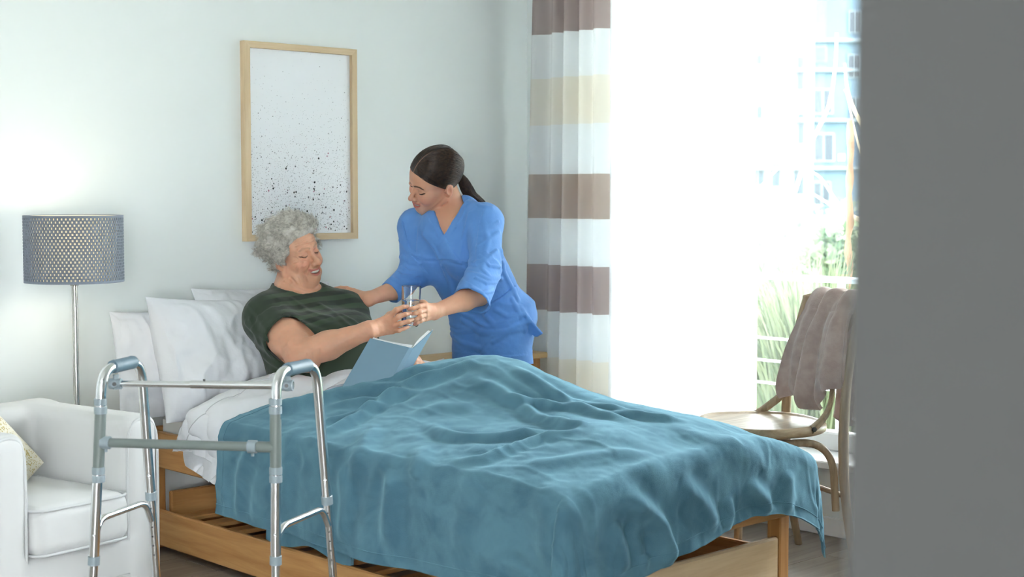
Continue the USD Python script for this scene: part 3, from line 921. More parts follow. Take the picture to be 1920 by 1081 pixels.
part(t, 'pull_out_back', cbox(BX1-.06, BX1-.04, BY0+.06, BY1-.06, .03, .20, .004), PINE_Y, smooth=False)
part(t, 'pull_out_end', cbox(BX0+.005, BX1-.048, BY0+.002, BY0+.024, .024, .235, .006), PINE_VEIL_X, smooth=False)
part(t, 'pull_out_end', cbox(BX0+.05, BX1-.05, BY1-.08, BY1-.058, .03, .20, .004), PINE_X, smooth=False)
for k in range(13):
    y = BY0+.10+k*.148
    part(t, 'pull_out_slat', cbox(BX0+.004, BX1-.062, y, y+.062, .108, .124, .003), PINE_X, smooth=False)
MX0, MX1, MY0, MY1 = BX0+.035, BX1-.035, BY0+.03, BY1-.03
single('mattress', cbox(MX0, MX1, MY0, MY1, .3085, .478, .022), MATT, 'white mattress lying in the pine bed frame', 'mattress')

# pillows
pc = [((on(345, 690, y=4.585)), (0, -1, .13), .27, .215, .085, 2, 'white pillow farthest back at the left, upright against the wall'),
      ((on(408, 672, y=4.47)), (.06, -1, .36), .25, .225, .105, 5, 'creased white pillow at the left, in front of another one'),
      ((on(520, 650, y=4.50)), (0, -1, .42), .30, .24, .075, 9, 'white pillow behind the older woman in the green shirt')]
for c, n, a, b, th, sd, lab in pc:
    t = Thing('pillow', lab, 'pillow', (c[0], c[1], .478), group='pillows on the bed')
    R_ = frame(n, (0.05 if sd == 5 else 0, 0, 1))
    pm = pillow_mesh(c, R_, a, b, th, sd, 110, .026, .22)
    pm[0][:, 2] = np.where(pm[0][:, 2] < .482, .482+(pm[0][:, 2]-.482)*.05, pm[0][:, 2])
    pm[0][:, 1] = np.minimum(pm[0][:, 1], YB-.016)
    part(t, 'case', pm, LINEN, smooth=True)

# ------------------------------------------------------------------ blue blanket
XE, XF, YE = 2.655, 3.640, 2.590


def ridge_y(y):
    return np.interp(y, [2.5, 2.65, 2.9, 3.1, 3.3, 3.45, 3.55, 3.65, 3.8, 4.0, 4.2, 4.4], [.012, .028, .048, .062, .108, .148, .158, .150, .118, .078, .058, .04])


def top_h(X, Y):
    e = np.clip(np.minimum((X-XE)/.34, (XF-X)/.22), 0, 1)
    h = .505+.055*(1-(1-e)**2)
    cx = 3.28-.02*(Y-3.5)
    wl = np.interp(Y, [2.6, 3.0, 3.5, 3.9, 4.3], [.18, .19, .26, .30, .34])
    w = np.where(X < cx, wl, .17)
    h = h+ridge_y(Y)*np.exp(-((X-cx)/w)**2)
    h = h+.03*np.exp(-((X-3.02)/.11)**2-((Y-2.86)/.20)**2)
    pl_ = np.array([(2.78, 4.0), (2.92, 3.90), (3.05, 3.777), (3.11, 3.73)])
    best = np.full(np.shape(X), 9.0)
    for a, b in zip(pl_[:-1], pl_[1:]):
        t_ = np.clip(((X-a[0])*(b-a)[0]+(Y-a[1])*(b-a)[1])/((b-a)@(b-a)), 0, 1)
        best = np.minimum(best, np.hypot(X-a[0]-t_*(b-a)[0], Y-a[1]-t_*(b-a)[1]))
    h = h+.030*np.exp(-(best/.045)**2)
    return h-.02*smoothstep(2.80, 2.60, Y)


def drape(cx, cy, seed=0, R=.055):
    """cloth coordinates -> a point on the draped cloth"""
    ax = np.maximum(XE-cx, 0)+np.maximum(cx-XF, 0)
    sx = np.where(cx < XE, -1.0, 1.0)
    by = np.maximum(YE-cy, 0)
    X, Y = np.clip(cx, XE, XF), np.maximum(cy, YE)
    r = np.hypot(ax, by)+1e-9
    ux, uy = ax/r, by/r
    arc = R*PI/2
    th = np.minimum(r, arc)/R
    out = R*np.sin(th)*np.where(by > 0, .8, .5)+np.maximum(r-arc, 0)*np.where(by > 0, .10, .05)
    dn = R*(1-np.cos(th))+np.maximum(r-arc, 0)
    # hanging folds, stronger towards the hem
    s = np.where(by > 0, np.where(ax > 0, cx*0+2.2+np.arctan2(by, ax)*.55*np.sign(-sx), 0), 0)
    per = np.where(cx < XE, Y, 0)+np.where((by > 0), -(X-XE)*np.where(ax > 0, 1, 1), 0)
    per = per-np.arctan2(by, np.maximum(ax, 1e-6))*.16*(ax > 0)*(by > 0)
    fold = (.55*np.sin(per*13.1+1.1+.8*np.sin(per*4.3))+.35*np.sin(per*23.0+.5)+.25*np.sin(per*7.1+2))*smoothstep(.04, .34, r)
    out = out+.016*np.where(by > 0, .45, 1.0)*(fold+.5)*np.minimum(r/.2, 1)
    z = top_h(X, Y)-dn
    return np.stack([X+sx*ux*out, Y-uy*out, z], -1)


NU, NV = 300, 290
hx = np.linspace(0, 1, NV)
cxs = XF+.20+(XE-.325-(XF+.20))*hx
yhead = np.interp(cxs, [2.3, 2.60, 2.72, 2.85, 3.0, 3.2, 3.4, 3.9], [4.15, 4.15, 4.13, 4.10, 4.06, 4.015, 3.99, 3.98])
tl = np.linspace(0, 1, NU)
CX = np.repeat(cxs[None], NU, 0)
CY = yhead[None]+(YE-.265-yhead[None])*tl[:, None]
CY = CY-.03*(np.sin(CX*5.0)+.3)*smoothstep(.8, 1, tl)[:, None]
CXh = CX-(.014*np.sin(CY*4.0+.6)+.020*smoothstep(3.6, 4.1, CY))*smoothstep(.75, 1, hx)[None]
BL = drape(CXh, CY)
NB = normals(BL)
if (NB[:, :, 2].mean()) < 0:
    NB = -NB
top = smoothstep(0.10, .0, np.maximum(np.maximum(XE-CX, CX-XF), YE-CY))


def seg_d(P, pts):
    best = np.full(P.shape[:-1], 1e9); side_ = np.zeros(P.shape[:-1])
    pts = np.array(pts, float)
    tt_ = np.zeros(P.shape[:-1]); n = len(pts)-1
    for k, (a, b) in enumerate(zip(pts[:-1], pts[1:])):
        ab = b-a
        q = P-a
        t_ = np.clip((q@ab)/(ab@ab), 0, 1)
        e = q-t_[..., None]*ab
        d = np.linalg.norm(e, axis=-1)
        m = d < best
        best = np.where(m, d, best); tt_ = np.where(m, (k+t_)/n, tt_)
    return best, tt_


def creases(P, NRM, lines):
    """raised folds with a soft trough beside them, tapering at their ends"""
    D = np.zeros(P.shape[:-1])
    for pts, w, amp in lines:
        d, tt_ = seg_d(P, pts)
        taper = np.clip(np.minimum(tt_, 1-tt_)*5+.05, 0, 1)
        D = D+1.35*amp*taper*(np.exp(-(d/w)**2)-.42*np.exp(-((d-w*1.9)/(w*1.1))**2))
    return P+NRM*D[..., None]


FOLDS = [
    ([[3.223, 3.538, 0.71], [3.129, 3.592, 0.674], [3.035, 3.682, 0.629], [2.9, 3.68, 0.579], [2.758, 3.665, 0.538], [2.669, 3.659, 0.511]], 0.026, 0.013),
    ([[3.124, 3.484, 0.665], [3.124, 3.364, 0.641], [3.109, 3.229, 0.609], [3.056, 3.103, 0.583], [2.999, 2.923, 0.591], [3.025, 2.863, 0.596]], 0.02, 0.012),
    ([[3.244, 3.418, 0.696], [3.234, 3.283, 0.659], [3.213, 3.149, 0.625], [3.239, 3.041, 0.614]], 0.018, 0.01),
    ([[3.088, 3.323, 0.617], [3.145, 3.202, 0.617], [3.192, 3.066, 0.608], [3.171, 2.955, 0.598], [3.166, 2.825, 0.591]], 0.018, 0.011),
    ([[3.218, 3.11, 0.617], [3.244, 2.984, 0.611], [3.239, 2.832, 0.6], [3.286, 2.735, 0.59]], 0.016, 0.009),
    ([[3.213, 3.268, 0.651], [3.197, 3.1, 0.611], [3.208, 2.969, 0.605], [3.229, 2.861, 0.601]], 0.014, 0.008),
    ([[2.852, 3.375, 0.556], [2.816, 3.237, 0.546], [2.821, 3.147, 0.546], [2.868, 3.053, 0.555], [2.92, 3.018, 0.566], [2.962, 2.932, 0.582]], 0.02, 0.012),
    ([[2.67, 3.059, 0.51], [2.711, 2.971, 0.522], [2.8, 2.952, 0.542], [2.9, 2.944, 0.564], [2.973, 2.849, 0.587]], 0.022, 0.01),
    ([[2.842, 3.864, 0.564], [2.92, 3.764, 0.585], [2.973, 3.671, 0.603], [3.035, 3.613, 0.629]], 0.02, 0.01),
    ([[2.983, 4.024, 0.593], [2.983, 3.791, 0.619], [3.046, 3.704, 0.636], [3.114, 3.6, 0.666]], 0.016, 0.008),
    ([[2.743, 3.758, 0.534], [2.842, 3.722, 0.562], [2.915, 3.63, 0.583]], 0.015, 0.007),
    ([[2.627, 3.253, 0.47], [2.616, 3.253, 0.377], [2.607, 3.247, 0.242]], 0.03, 0.014),
    ([[2.722, 3.23, 0.525], [2.636, 3.154, 0.492], [2.625, 3.161, 0.455]], 0.026, 0.007),
    ([[2.623, 3.485, 0.443], [2.614, 3.454, 0.338], [2.609, 3.466, 0.225]], 0.03, 0.01),
    ([[2.69, 3.796, 0.518], [2.622, 3.753, 0.419], [2.616, 3.772, 0.27]], 0.03, 0.01),
    ([[2.625, 3.955, 0.462], [2.616, 4.01, 0.338], [2.612, 4.016, 0.206]], 0.028, 0.01),
    ([[2.769, 3.525, 0.539], [2.635, 3.416, 0.492], [2.62, 3.442, 0.409]], 0.028, 0.008),
    ([[2.652, 2.939, 0.505], [2.621, 2.941, 0.411], [2.612, 2.972, 0.296]], 0.04, 0.008),
    ([[2.706, 2.675, 0.507], [2.623, 2.623, 0.422], [2.615, 2.63, 0.298]], 0.045, 0.01),
    ([[2.795, 2.545, 0.475], [2.868, 2.539, 0.431], [2.92, 2.532, 0.384], [2.952, 2.524, 0.312], [2.936, 2.52, 0.273]], 0.03, 0.026),
    ([[3.02, 2.543, 0.48], [3.114, 2.534, 0.409], [3.161, 2.525, 0.336]], 0.03, 0.013),
    ([[3.302, 2.539, 0.444], [3.38, 2.532, 0.381], [3.391, 2.527, 0.342]], 0.024, 0.014),
    ([[3.218, 2.535, 0.416], [3.229, 2.532, 0.368], [3.208, 2.527, 0.324]], 0.018, 0.01),
    ([[3.506, 2.541, 0.454], [3.495, 2.531, 0.38], [3.479, 2.525, 0.33]], 0.026, 0.01),
    ([[2.758, 2.54, 0.414], [2.779, 2.532, 0.342], [2.785, 2.527, 0.284]], 0.028, 0.012),
    ([[2.837, 2.538, 0.419], [2.858, 2.529, 0.341], [2.863, 2.521, 0.266]], 0.018, 0.01),
    ([[3.218, 2.731, 0.584], [3.239, 2.618, 0.563], [3.312, 2.546, 0.518], [3.427, 2.538, 0.445]], 0.04, 0.006),
    ([[2.691, 2.833, 0.516], [2.805, 2.749, 0.54], [2.915, 2.678, 0.549], [3.009, 2.613, 0.549]], 0.03, 0.006),
    ([[2.873, 3.496, 0.566], [2.973, 3.444, 0.593], [3.02, 3.321, 0.592]], 0.03, 0.006),
]
BL = creases(BL, NB, FOLDS)
q = np.stack([CX, CY, CX*0], -1)
rg_ = np.clip(1-np.abs(nz(q*np.array([1.5, .62, 1])+.06*nz(q, 4, 3)[..., None], 8, 15, 2))*8, 0, 1)**2
BL = BL+NB*(.014*nz(q*np.array([1, .8, 1]), 5, 4, 3)+.009*nz(q*np.array([1.6, .7, 1]), 11, 8, 3)+.0035*nz(q, 34, 9, 2)+.0055*(rg_-.2)*smoothstep(.0, .5, nz(q, 3, 19)+.25))[..., None]
FLEECE = usdkit.material(stage, '/World/Looks/blue_fleece', {
    'g': ('geometry', {}), 'n': ('noise_texture', dict(scale=620.0, detail=2.0)), 'n2': ('noise_texture', dict(scale=7.0, detail=5.0, distortion=1.2)), 'r2': ('map_range', dict(from_min=.38, from_max=.64, clamp=True)),
    'm': ('mix_color', dict(a=lin(80, 117, 136), b=lin(96, 136, 154))), 'b': ('bump', dict(strength=.55, distance=.002)),
    'n3': ('noise_texture', dict(scale=22.0, detail=3.0)), 'b2': ('bump', dict(strength=.25, distance=.006)),
    'p': ('principled_bsdf', dict(roughness=.95, sheen_weight=.7, sheen_roughness=.42, sheen_tint=lin(168, 214, 232), specular_ior_level=.1))},
    [('g.position', 'n.vector'), ('g.position', 'n2.vector'), ('g.position', 'n3.vector'), ('n2.fac', 'r2.value'), ('r2.result', 'm.fac'), ('m.result', 'p.base_color'), ('n.fac', 'b.height'), ('n3.fac', 'b2.height'), ('b2.normal', 'b.normal'), ('b.normal', 'p.normal')], surface='p.BSDF')
t = Thing('blanket', 'teal blue fleece blanket draped over the raised knees and the bed', 'blanket', ((BX0+BX1)/2, (BY0+BY1)/2, .2))
part(t, 'fleece', sheet(BL, .007), FLEECE, smooth=True)
off = NB*.0045
k = 6
hem = [BL[-1-k], BL[:, -1-k], BL[k]]
for ln, no in zip(hem, (NB[-1-k], NB[:, -1-k], NB[k])):
    part(t, 'hem_stitching', tube((ln+no*.0036)[::2], .0018, 6), FLEECE)
# folded under layer that peeks out below the side
P_ = np.array([[drape(np.array(x), np.array(y)) for x in np.linspace(XE-.10, XE-.365, 14)] for y in np.linspace(3.86, 3.43, 60)])
P_[..., 0] += .012
P_[..., 2] -= .012*np.sin(np.linspace(0, 9, 60))[:, None]*np.linspace(0, 1, 14)[None]
part(t, 'lower_layer', sheet(P_, .008), FLEECE, smooth=True)

# ------------------------------------------------------------------ white duvet turned back over the edge
def bic(rows, n, m):
    P = np.array(rows, float)
    a, b = np.linspace(0, 1, P.shape[0]), np.linspace(0, 1, P.shape[1])
    ka, kb = min(3, len(a)-1), min(3, len(b)-1)
    return np.stack([RectBivariateSpline(a, b, P[..., k], kx=ka, ky=kb, s=0)(np.linspace(0, 1, n), np.linspace(0, 1, m)) for k in range(3)], -1)


DUV = [(lambda a, b: [a, a*.67+b*.33+[0, 0, .022], a*.33+b*.67+[0, 0, .014], b])(
    np.array([at(*q) for q in ((830, 684, 5.30), (700, 690, 5.22), (600, 692, 5.17), (500, 708, 5.12), (430, 738, 5.02), (365, 774, 4.94), (335, 815, 4.95), (328, 846, 4.98))]),
    np.array([at(*q) for q in ((850, 705, 5.12), (740, 712, 5.04), (660, 722, 4.97), (580, 752, 4.92), (505, 795, 4.86), (455, 832, 4.82), (435, 862, 4.83), (428, 884, 4.85))])),
    [[(2.665, 4.40, .42), (2.645, 4.39, .37), (2.630, 4.37, .335)], [(2.665, 4.30, .42), (2.640, 4.29, .36), (2.622, 4.27, .315)], [(2.665, 4.18, .42), (2.640, 4.17, .36), (2.618, 4.15, .295)], [(2.665, 4.06, .42), (2.645, 4.05, .36), (2.635, 4.03, .29)]]]
t = Thing('duvet', 'white duvet folded back over the bed edge between pillows and blue blanket', 'duvet', (3.0, 4.2, .40))
for nm, rows, th, sd in (('lower_fold', DUV[1], .014, 3), ('cover', DUV[0], .022, 6)):
    P_ = bic(rows, 90, 120)
    P_[..., 0] = np.maximum(P_[..., 0], 2.56+.11*smoothstep(4.22, 4.10, P_[..., 1]))
    N_ = normals(P_)
    rg_ = np.clip(1-np.abs(nz(P_*np.array([.6, 1.3, .6]), 11, sd+5, 2))*7, 0, 1)**2
    P_ = P_+N_*(.022*nz(P_*np.array([1, 1.6, 1]), 8, sd, 3)+.014*nz(P_, 19, sd+2, 2)+.009*(rg_-.3))[..., None]
    part(t, nm, sheet(P_, th), LINEN, smooth=True)
    if nm == 'cover':
        N_ = normals(P_)
        s_ = 1 if N_[..., 2].mean() > 0 else -1
        part(t, 'seam', tube((P_+s_*N_*.0115)[22, 8:-6], .0016, 6), plain('seam_thread', (.55, .56, .60), .8))

# ------------------------------------------------------------------ nightstand
nx0, nx1, ny0, ny1, nzt = 3.66, 4.385, 4.40, 4.68, .585
t = Thing('nightstand', 'light pine side table behind the nurse in the corner', 'table', ((nx0+nx1)/2, (ny0+ny1)/2, 0))
part(t, 'tabletop', cbox(nx0, nx1, ny0, ny1, nzt-.024, nzt, .005), NS_X, smooth=False)
for x in (nx0+.02, nx1-.07):
    for y in (ny0+.02, ny1-.06):
        part(t, 'leg', cbox(x, x+.045, y, y+.04, 0, nzt-.0245, .004), PINE_Z, smooth=False)
part(t, 'apron', cbox(nx0+.066, nx1-.071, ny0+.026, ny0+.044, nzt-.10, nzt-.0245, .003), NS_X, smooth=False)
part(t, 'shelf', cbox(nx0+.02, nx1-.03, ny0+.03, ny1-.03, .18, .198, .003), NS_X, smooth=False)
part(t, 'back_panel', cbox(nx0+.066, nx1-.071, ny1-.03, ny1-.018, .20, nzt-.025, .003), PINE_X, smooth=False)

# ------------------------------------------------------------------ open book
TLc, TRc = at(694, 633.5, 4.93), at(767.5, 651, 4.875)
dn_b = at(625, 720, 4.865)-TLc
wv_ = (TRc-TLc)/np.linalg.norm(TRc-TLc)
dn_b = dn_b-wv_*(dn_b@wv_)*.6
Hh = np.linalg.norm(dn_b)
axis_ = -dn_b/Hh
BLc, BRc = TLc+dn_b, TRc+dn_b
TR2 = at(775.5, 652, 4.885); BR2 = TR2+dn_b
TF2 = at(812, 618.5, 4.985); BF2 = TF2+dn_b
t = Thing('book', 'open book with a pale blue cloth cover propped on the blanket', 'book', BLc)


def slab(p, q, a, n, th):
    pts = [p, q, q+a, p+a]
    return hull(pts+[x+n*th for x in pts])


def facing(n, ref):
    n = n/np.linalg.norm(n)
    return n if n@ref > 0 else -n


inn = (at(740, 600, 5.2)-at(740, 640, 4.8))
n1 = facing(np.cross(BRc-BLc, axis_), CF)          # towards the reader
n2 = facing(np.cross(BF2-BR2, axis_), (BRc-BF2)*0+np.cross(axis_, CR)*0+(BLc-BR2))
a_ = axis_*Hh
part(t, 'front_cover', slab(BLc, BRc, a_, n1, .0028), BOOKC, smooth=False)
part(t, 'spine', slab(BRc, BR2, a_, facing(np.cross(BR2-BRc, axis_), CF), .0026), BOOKC, smooth=False)
part(t, 'back_cover', slab(BR2, BF2, a_, n2, .0028), BOOKC, smooth=False)
ins = axis_*.004
e1 = (BLc-BRc)*.965
for s_ in range(5):
    part(t, 'page_block' if s_ == 0 else 'page', slab(BRc+n1*(.003+.0022*s_)+ins-e1*0, BRc+e1*(1-.004*s_)+n1*(.003+.0021*s_)+ins, axis_*(Hh-.008), n1, .0019), PAPER, smooth=False)
# a loose leaf that stands away from the cover
lv = [BRc+n1*.012+e1*s*1.075+n1*.016*math.sin(s*2.2) for s in np.linspace(0, 1.0, 12)]
part(t, 'page', sheet(np.array([[p+ins+axis_*(Hh+.012)*v for v in np.linspace(0, 1, 4)] for p in lv]), .0006), PAPER, smooth=True)
e2 = (BF2-BR2)*.965
lv2 = [(BR2+n2*(.004+.010*math.sin(min(s*2.6, 1.57)))+e2*s) for s in np.linspace(0, 1, 14)]
bot = [(BR2+n2*.003+e2*s) for s in np.linspace(0, 1, 14)]
G_ = np.array([[p+ins, p+axis_*(Hh-.004)] for p in lv2]); B_ = np.array([[p+ins, p+axis_*(Hh-.004)] for p in bot])
v_ = np.vstack([G_.reshape(-1, 3), B_.reshape(-1, 3)]); g_ = gridf(14, 2); o_ = 28
ii = np.arange(13)*2
st_ = [np.stack([ii+1, ii+3, ii+3+o_], 1), np.stack([ii+1, ii+3+o_, ii+1+o_], 1), np.stack([ii+2, ii, ii+o_], 1), np.stack([ii+2, ii+o_, ii+2+o_], 1), np.array([[26, 27, 27+o_], [26, 27+o_, 26+o_]])]
part(t, 'page_block', (v_, np.vstack([g_, g_[:, ::-1]+o_]+st_)), PAPER, smooth=False)

# ------------------------------------------------------------------ glass of water
gb = at(768.5, 611, 5.10)
tilt = at(768.5+3, 536, 5.10)-gb
gh = np.linalg.norm(tilt)
gr0, gr1, gth = .0290, .0335, .0020
GR_ = frame(CF*[-1, -1, 0], tilt)
GR_ = GR_[:, [0, 2, 1]]*np.array([1, -1, 1])
t = Thing('drinking_glass', 'clear drinking glass half filled with water held by two hands', 'glass', gb)


def rad_(z):
    return gr0+(gr1-gr0)*z/gh


part(t, 'tumbler', xf(lathe([(0, 0), (gr0-.003, 0), (gr0, .003), (rad_(gh*.5), gh*.5), (gr1, gh-.001), (gr1-gth*.5, gh), (gr1-gth, gh-.001), (rad_(gh*.5)-gth, gh*.5), (gr0-gth, .012), (gr0-gth-.004, .009), (0, .009)], seg=64), GR_, gb), GLASS)
wz = gh*.66
part(t, 'water', xf(lathe([(0, .0095), (gr0-gth-.0045, .0095), (gr0-gth-.0004, .013), (rad_(wz)-gth-.0004, wz), (rad_(wz)-gth-.0016, wz-.001), (0, wz-.001)], seg=64), GR_, gb), WATER)

# ------------------------------------------------------------------ bentwood chair with a throw
fh = np.array([math.sin(YAW), math.cos(YAW), 0])
cf = (-.36*CR-.125*fh); cf[2] = 0; cf /= np.linalg.norm(cf)          # the way the chair faces
cs_ = np.array([-cf[1], cf[0], 0])                                  # its left
SZ = .487
sc_ = at(1426, 785, 4.99); sc_[2] = 0
def CH(f, s, z):
    return sc_+cf*f+cs_*s+np.array([0, 0, z])
t = Thing('dining_chair', 'weathered elm cross-back chair by the window', 'chair', sc_)
a = np.linspace(0, 2*PI, 56, endpoint=False)
def seat_rim(k, z):
    r = (np.abs(np.cos(a))**2.6+np.abs(np.sin(a))**2.6)**(-1/2.6)
    w = .212-.022*(-np.cos(a))
    return np.array([CH((.21 if math.cos(q) < 0 else .182)*k*rr*math.cos(q), (w_)*k*rr*math.sin(q), z) for q, rr, w_ in zip(a, r, w)])
rings = [seat_rim(k, z) for k, z in ((.02, SZ-.034), (.94, SZ-.034), (.985, SZ-.028), (1.0, SZ-.018), (.985, SZ-.004), (.95, SZ), (.90, SZ-.001), (.86, SZ-.006), (.5, SZ-.007), (.02, SZ-.007))]
v = np.vstack(rings); n = len(a)
f = []
i = np.arange(n); j = (i+1) % n
for k in range(len(rings)-1):
    f += [np.stack([k*n+i, k*n+j, (k+1)*n+j], 1), np.stack([k*n+i, (k+1)*n+j, (k+1)*n+i], 1)]
part(t, 'seat', (v, np.vstack(f)), SEATW, smooth=50)
for s in (-1, 1):
    post = spline([CH(-.26, s*.185, .0), CH(-.215, s*.19, .24), CH(-.205, s*.19, SZ), CH(-.225, s*.185, .68), CH(-.275, s*.175, .885)], 26)
    part(t, 'leg', tube(post, np.r_[np.linspace(.013, .0175, 12), np.linspace(.0175, .014, 14)], 14), CHAIRW)
    part(t, 'leg', tube(spline([CH(.155, s*.155, SZ-.03), CH(.165, s*.165, .25), CH(.175, s*.172, 0)], 14), np.linspace(.0175, .012, 14), 14), CHAIRW)
    arch = fillet([CH(-.185, s*.18, .20), CH(-.172, s*.172, SZ-.058), CH(.155, s*.155, SZ-.052)], .13, 16)
    part(t, 'brace', tube(arch, .0125, 12), CHAIRW)
    arch = fillet([CH(.16, s*.155, .20), CH(.150, s*.150, SZ-.058), CH(-.03, s*.11, SZ-.050)], .12, 16)
    part(t, 'brace', tube(arch, .0115, 12), CHAIRW)
    sl = spline([CH(-.085, -s*.185, SZ-.012), CH(-.150, -s*.17, SZ+.035), CH(-.222, -s*.08, .625), CH(-.243, s*.05, .73), CH(-.268, s*.168, .862)], 30)
    part(t, 'cross_slat', tube(sl, .0165, 10, flat=(cf, .32)), CHAIRW)
    q = CH(-.088, -s*.197, SZ-.008)
    part(t, 'bolt', tube([q, q-cs_*s*.006], .008, 12), DARKSTEEL)
    q = CH(-.277, s*.195, .85)
    part(t, 'bolt', tube([q-cs_*s*.006, q+cs_*s*.004], .008, 12), DARKSTEEL)
part(t, 'top_rail', tube(spline([CH(-.272, -.19, .868), CH(-.300, -.09, .888), CH(-.306, 0, .893), CH(-.300, .09, .888), CH(-.272, .19, .868)], 24), .021, 12, flat=(cf, .5)), CHAIRW)
part(t, 'stretcher', tube([CH(-.208, -.185, .25), CH(-.208, .185, .25)], .009, 10), CHAIRW)

# throw over the chair back
KNIT = plain('dusty_pink_wool', lin(186, 166, 160), .95, bump=(260, .35, .002), sheen_weight=.35, vary=(30, lin(172, 150, 144)))
nu, nv = 90, 120
S_ = np.linspace(-.168, .170, nv)
prof = np.array([(-.182, .535), (-.168, .56), (-.172, .62), (-.186, .70), (-.212, .79), (-.248, .860), (-.272, .898), (-.305, .908), (-.340, .885), (-.365, .80), (-.375, .66), (-.37, .52), (-.36, .45)])
pr_ = spline(prof, nu)
G_ = np.zeros((nu, nv, 3))
for j_, s in enumerate(S_):
    w = (s+.168)/.338
    drop_ = 1-.16*smoothstep(.55, 1.0, w)-.05*math.sin(w*9)
    for i_, (f_, z) in enumerate(pr_):
        zz = .90-(.90-z)*(drop_ if f_ > -.29 else .9+.12*math.sin(w*5)) if z < .90 else z
        bulge = .015*math.sin(w*2*PI*2.6+1.0)+.012*math.sin(w*2*PI*4.4+z*4)
        am_ = np.interp(z, [.45, .6, .88, .95], [1.2, 1.15, .55, .55])
        pinch_ = 1-.22*smoothstep(.62, .90, z)
        G_[i_, j_] = CH(f_+bulge*am_*(1 if f_ > -.3 else -1), (s+.02)*pinch_, zz+(.012*math.sin(w*2*PI*2.6+1) if z > .85 else 0))
G_ = G_+normals(G_)*(.006*nz(G_, 14, 2))[..., None]
tw = Thing('throw_blanket', 'dusty pink knitted throw hanging over the chair back', 'throw', CH(-.25, 0, .45))
part(tw, 'cloth', sheet(G_, .010), KNIT, smooth=True)
# rolled lower end of the throw
c = spline([CH(-.05, -.175, .66), CH(-.055, -.17, .56), CH(-.075, -.15, .525), CH(-.09, -.11, .55), CH(-.10, -.08, .62)], 20)

# ------------------------------------------------------------------ people
SKIN = painted('skin', 0.48, bump=(210, .12, .0012), subsurface_weight=.12, subsurface_scale=.01, subsurface_radius=(1.0, .35, .2), specular_ior_level=.4)
TEETH = plain('teeth', (.66, .63, .57), .3)
LT, FW, UP = 0, 1, 2


def capcone(a, b, ra, rb):
    """tapered round bar with flat ends"""
    a, b = np.array(a, np.float32), np.array(b, np.float32)
    ab = b-a; L = float(np.linalg.norm(ab)); u = ab/L
    def fn(P):
        q = P-a
        s = q@u
        e = np.sqrt(np.maximum(np.einsum('ij,ij->i', q, q)-s*s, 0))
        return np.maximum(e-(ra+(rb-ra)*np.clip(s/L, 0, 1)), np.abs(s-L/2)-L/2)
    return (fn, (a+b)/2, L/2+max(ra, rb))


def hit(F, pts, near=4.75):
    """densified polyline of pixels carried on to the surface of a field"""
    q = np.array(pts, float)
    q = np.vstack([np.linspace(a, b, 5)[:-1] for a, b in zip(q[:-1], q[1:])]+[q[-1:]])
    V = np.array([ray(*p) for p in q]); V /= np.linalg.norm(V, axis=1, keepdims=True)
    t_ = np.full(len(q), near)
    for _ in range(70):
        d = F(CP+V*t_[:, None])
        t_ = t_+np.clip(d, -.02, .2)*.8
    return (CP+V*t_[:, None])[t_ < 6.2]


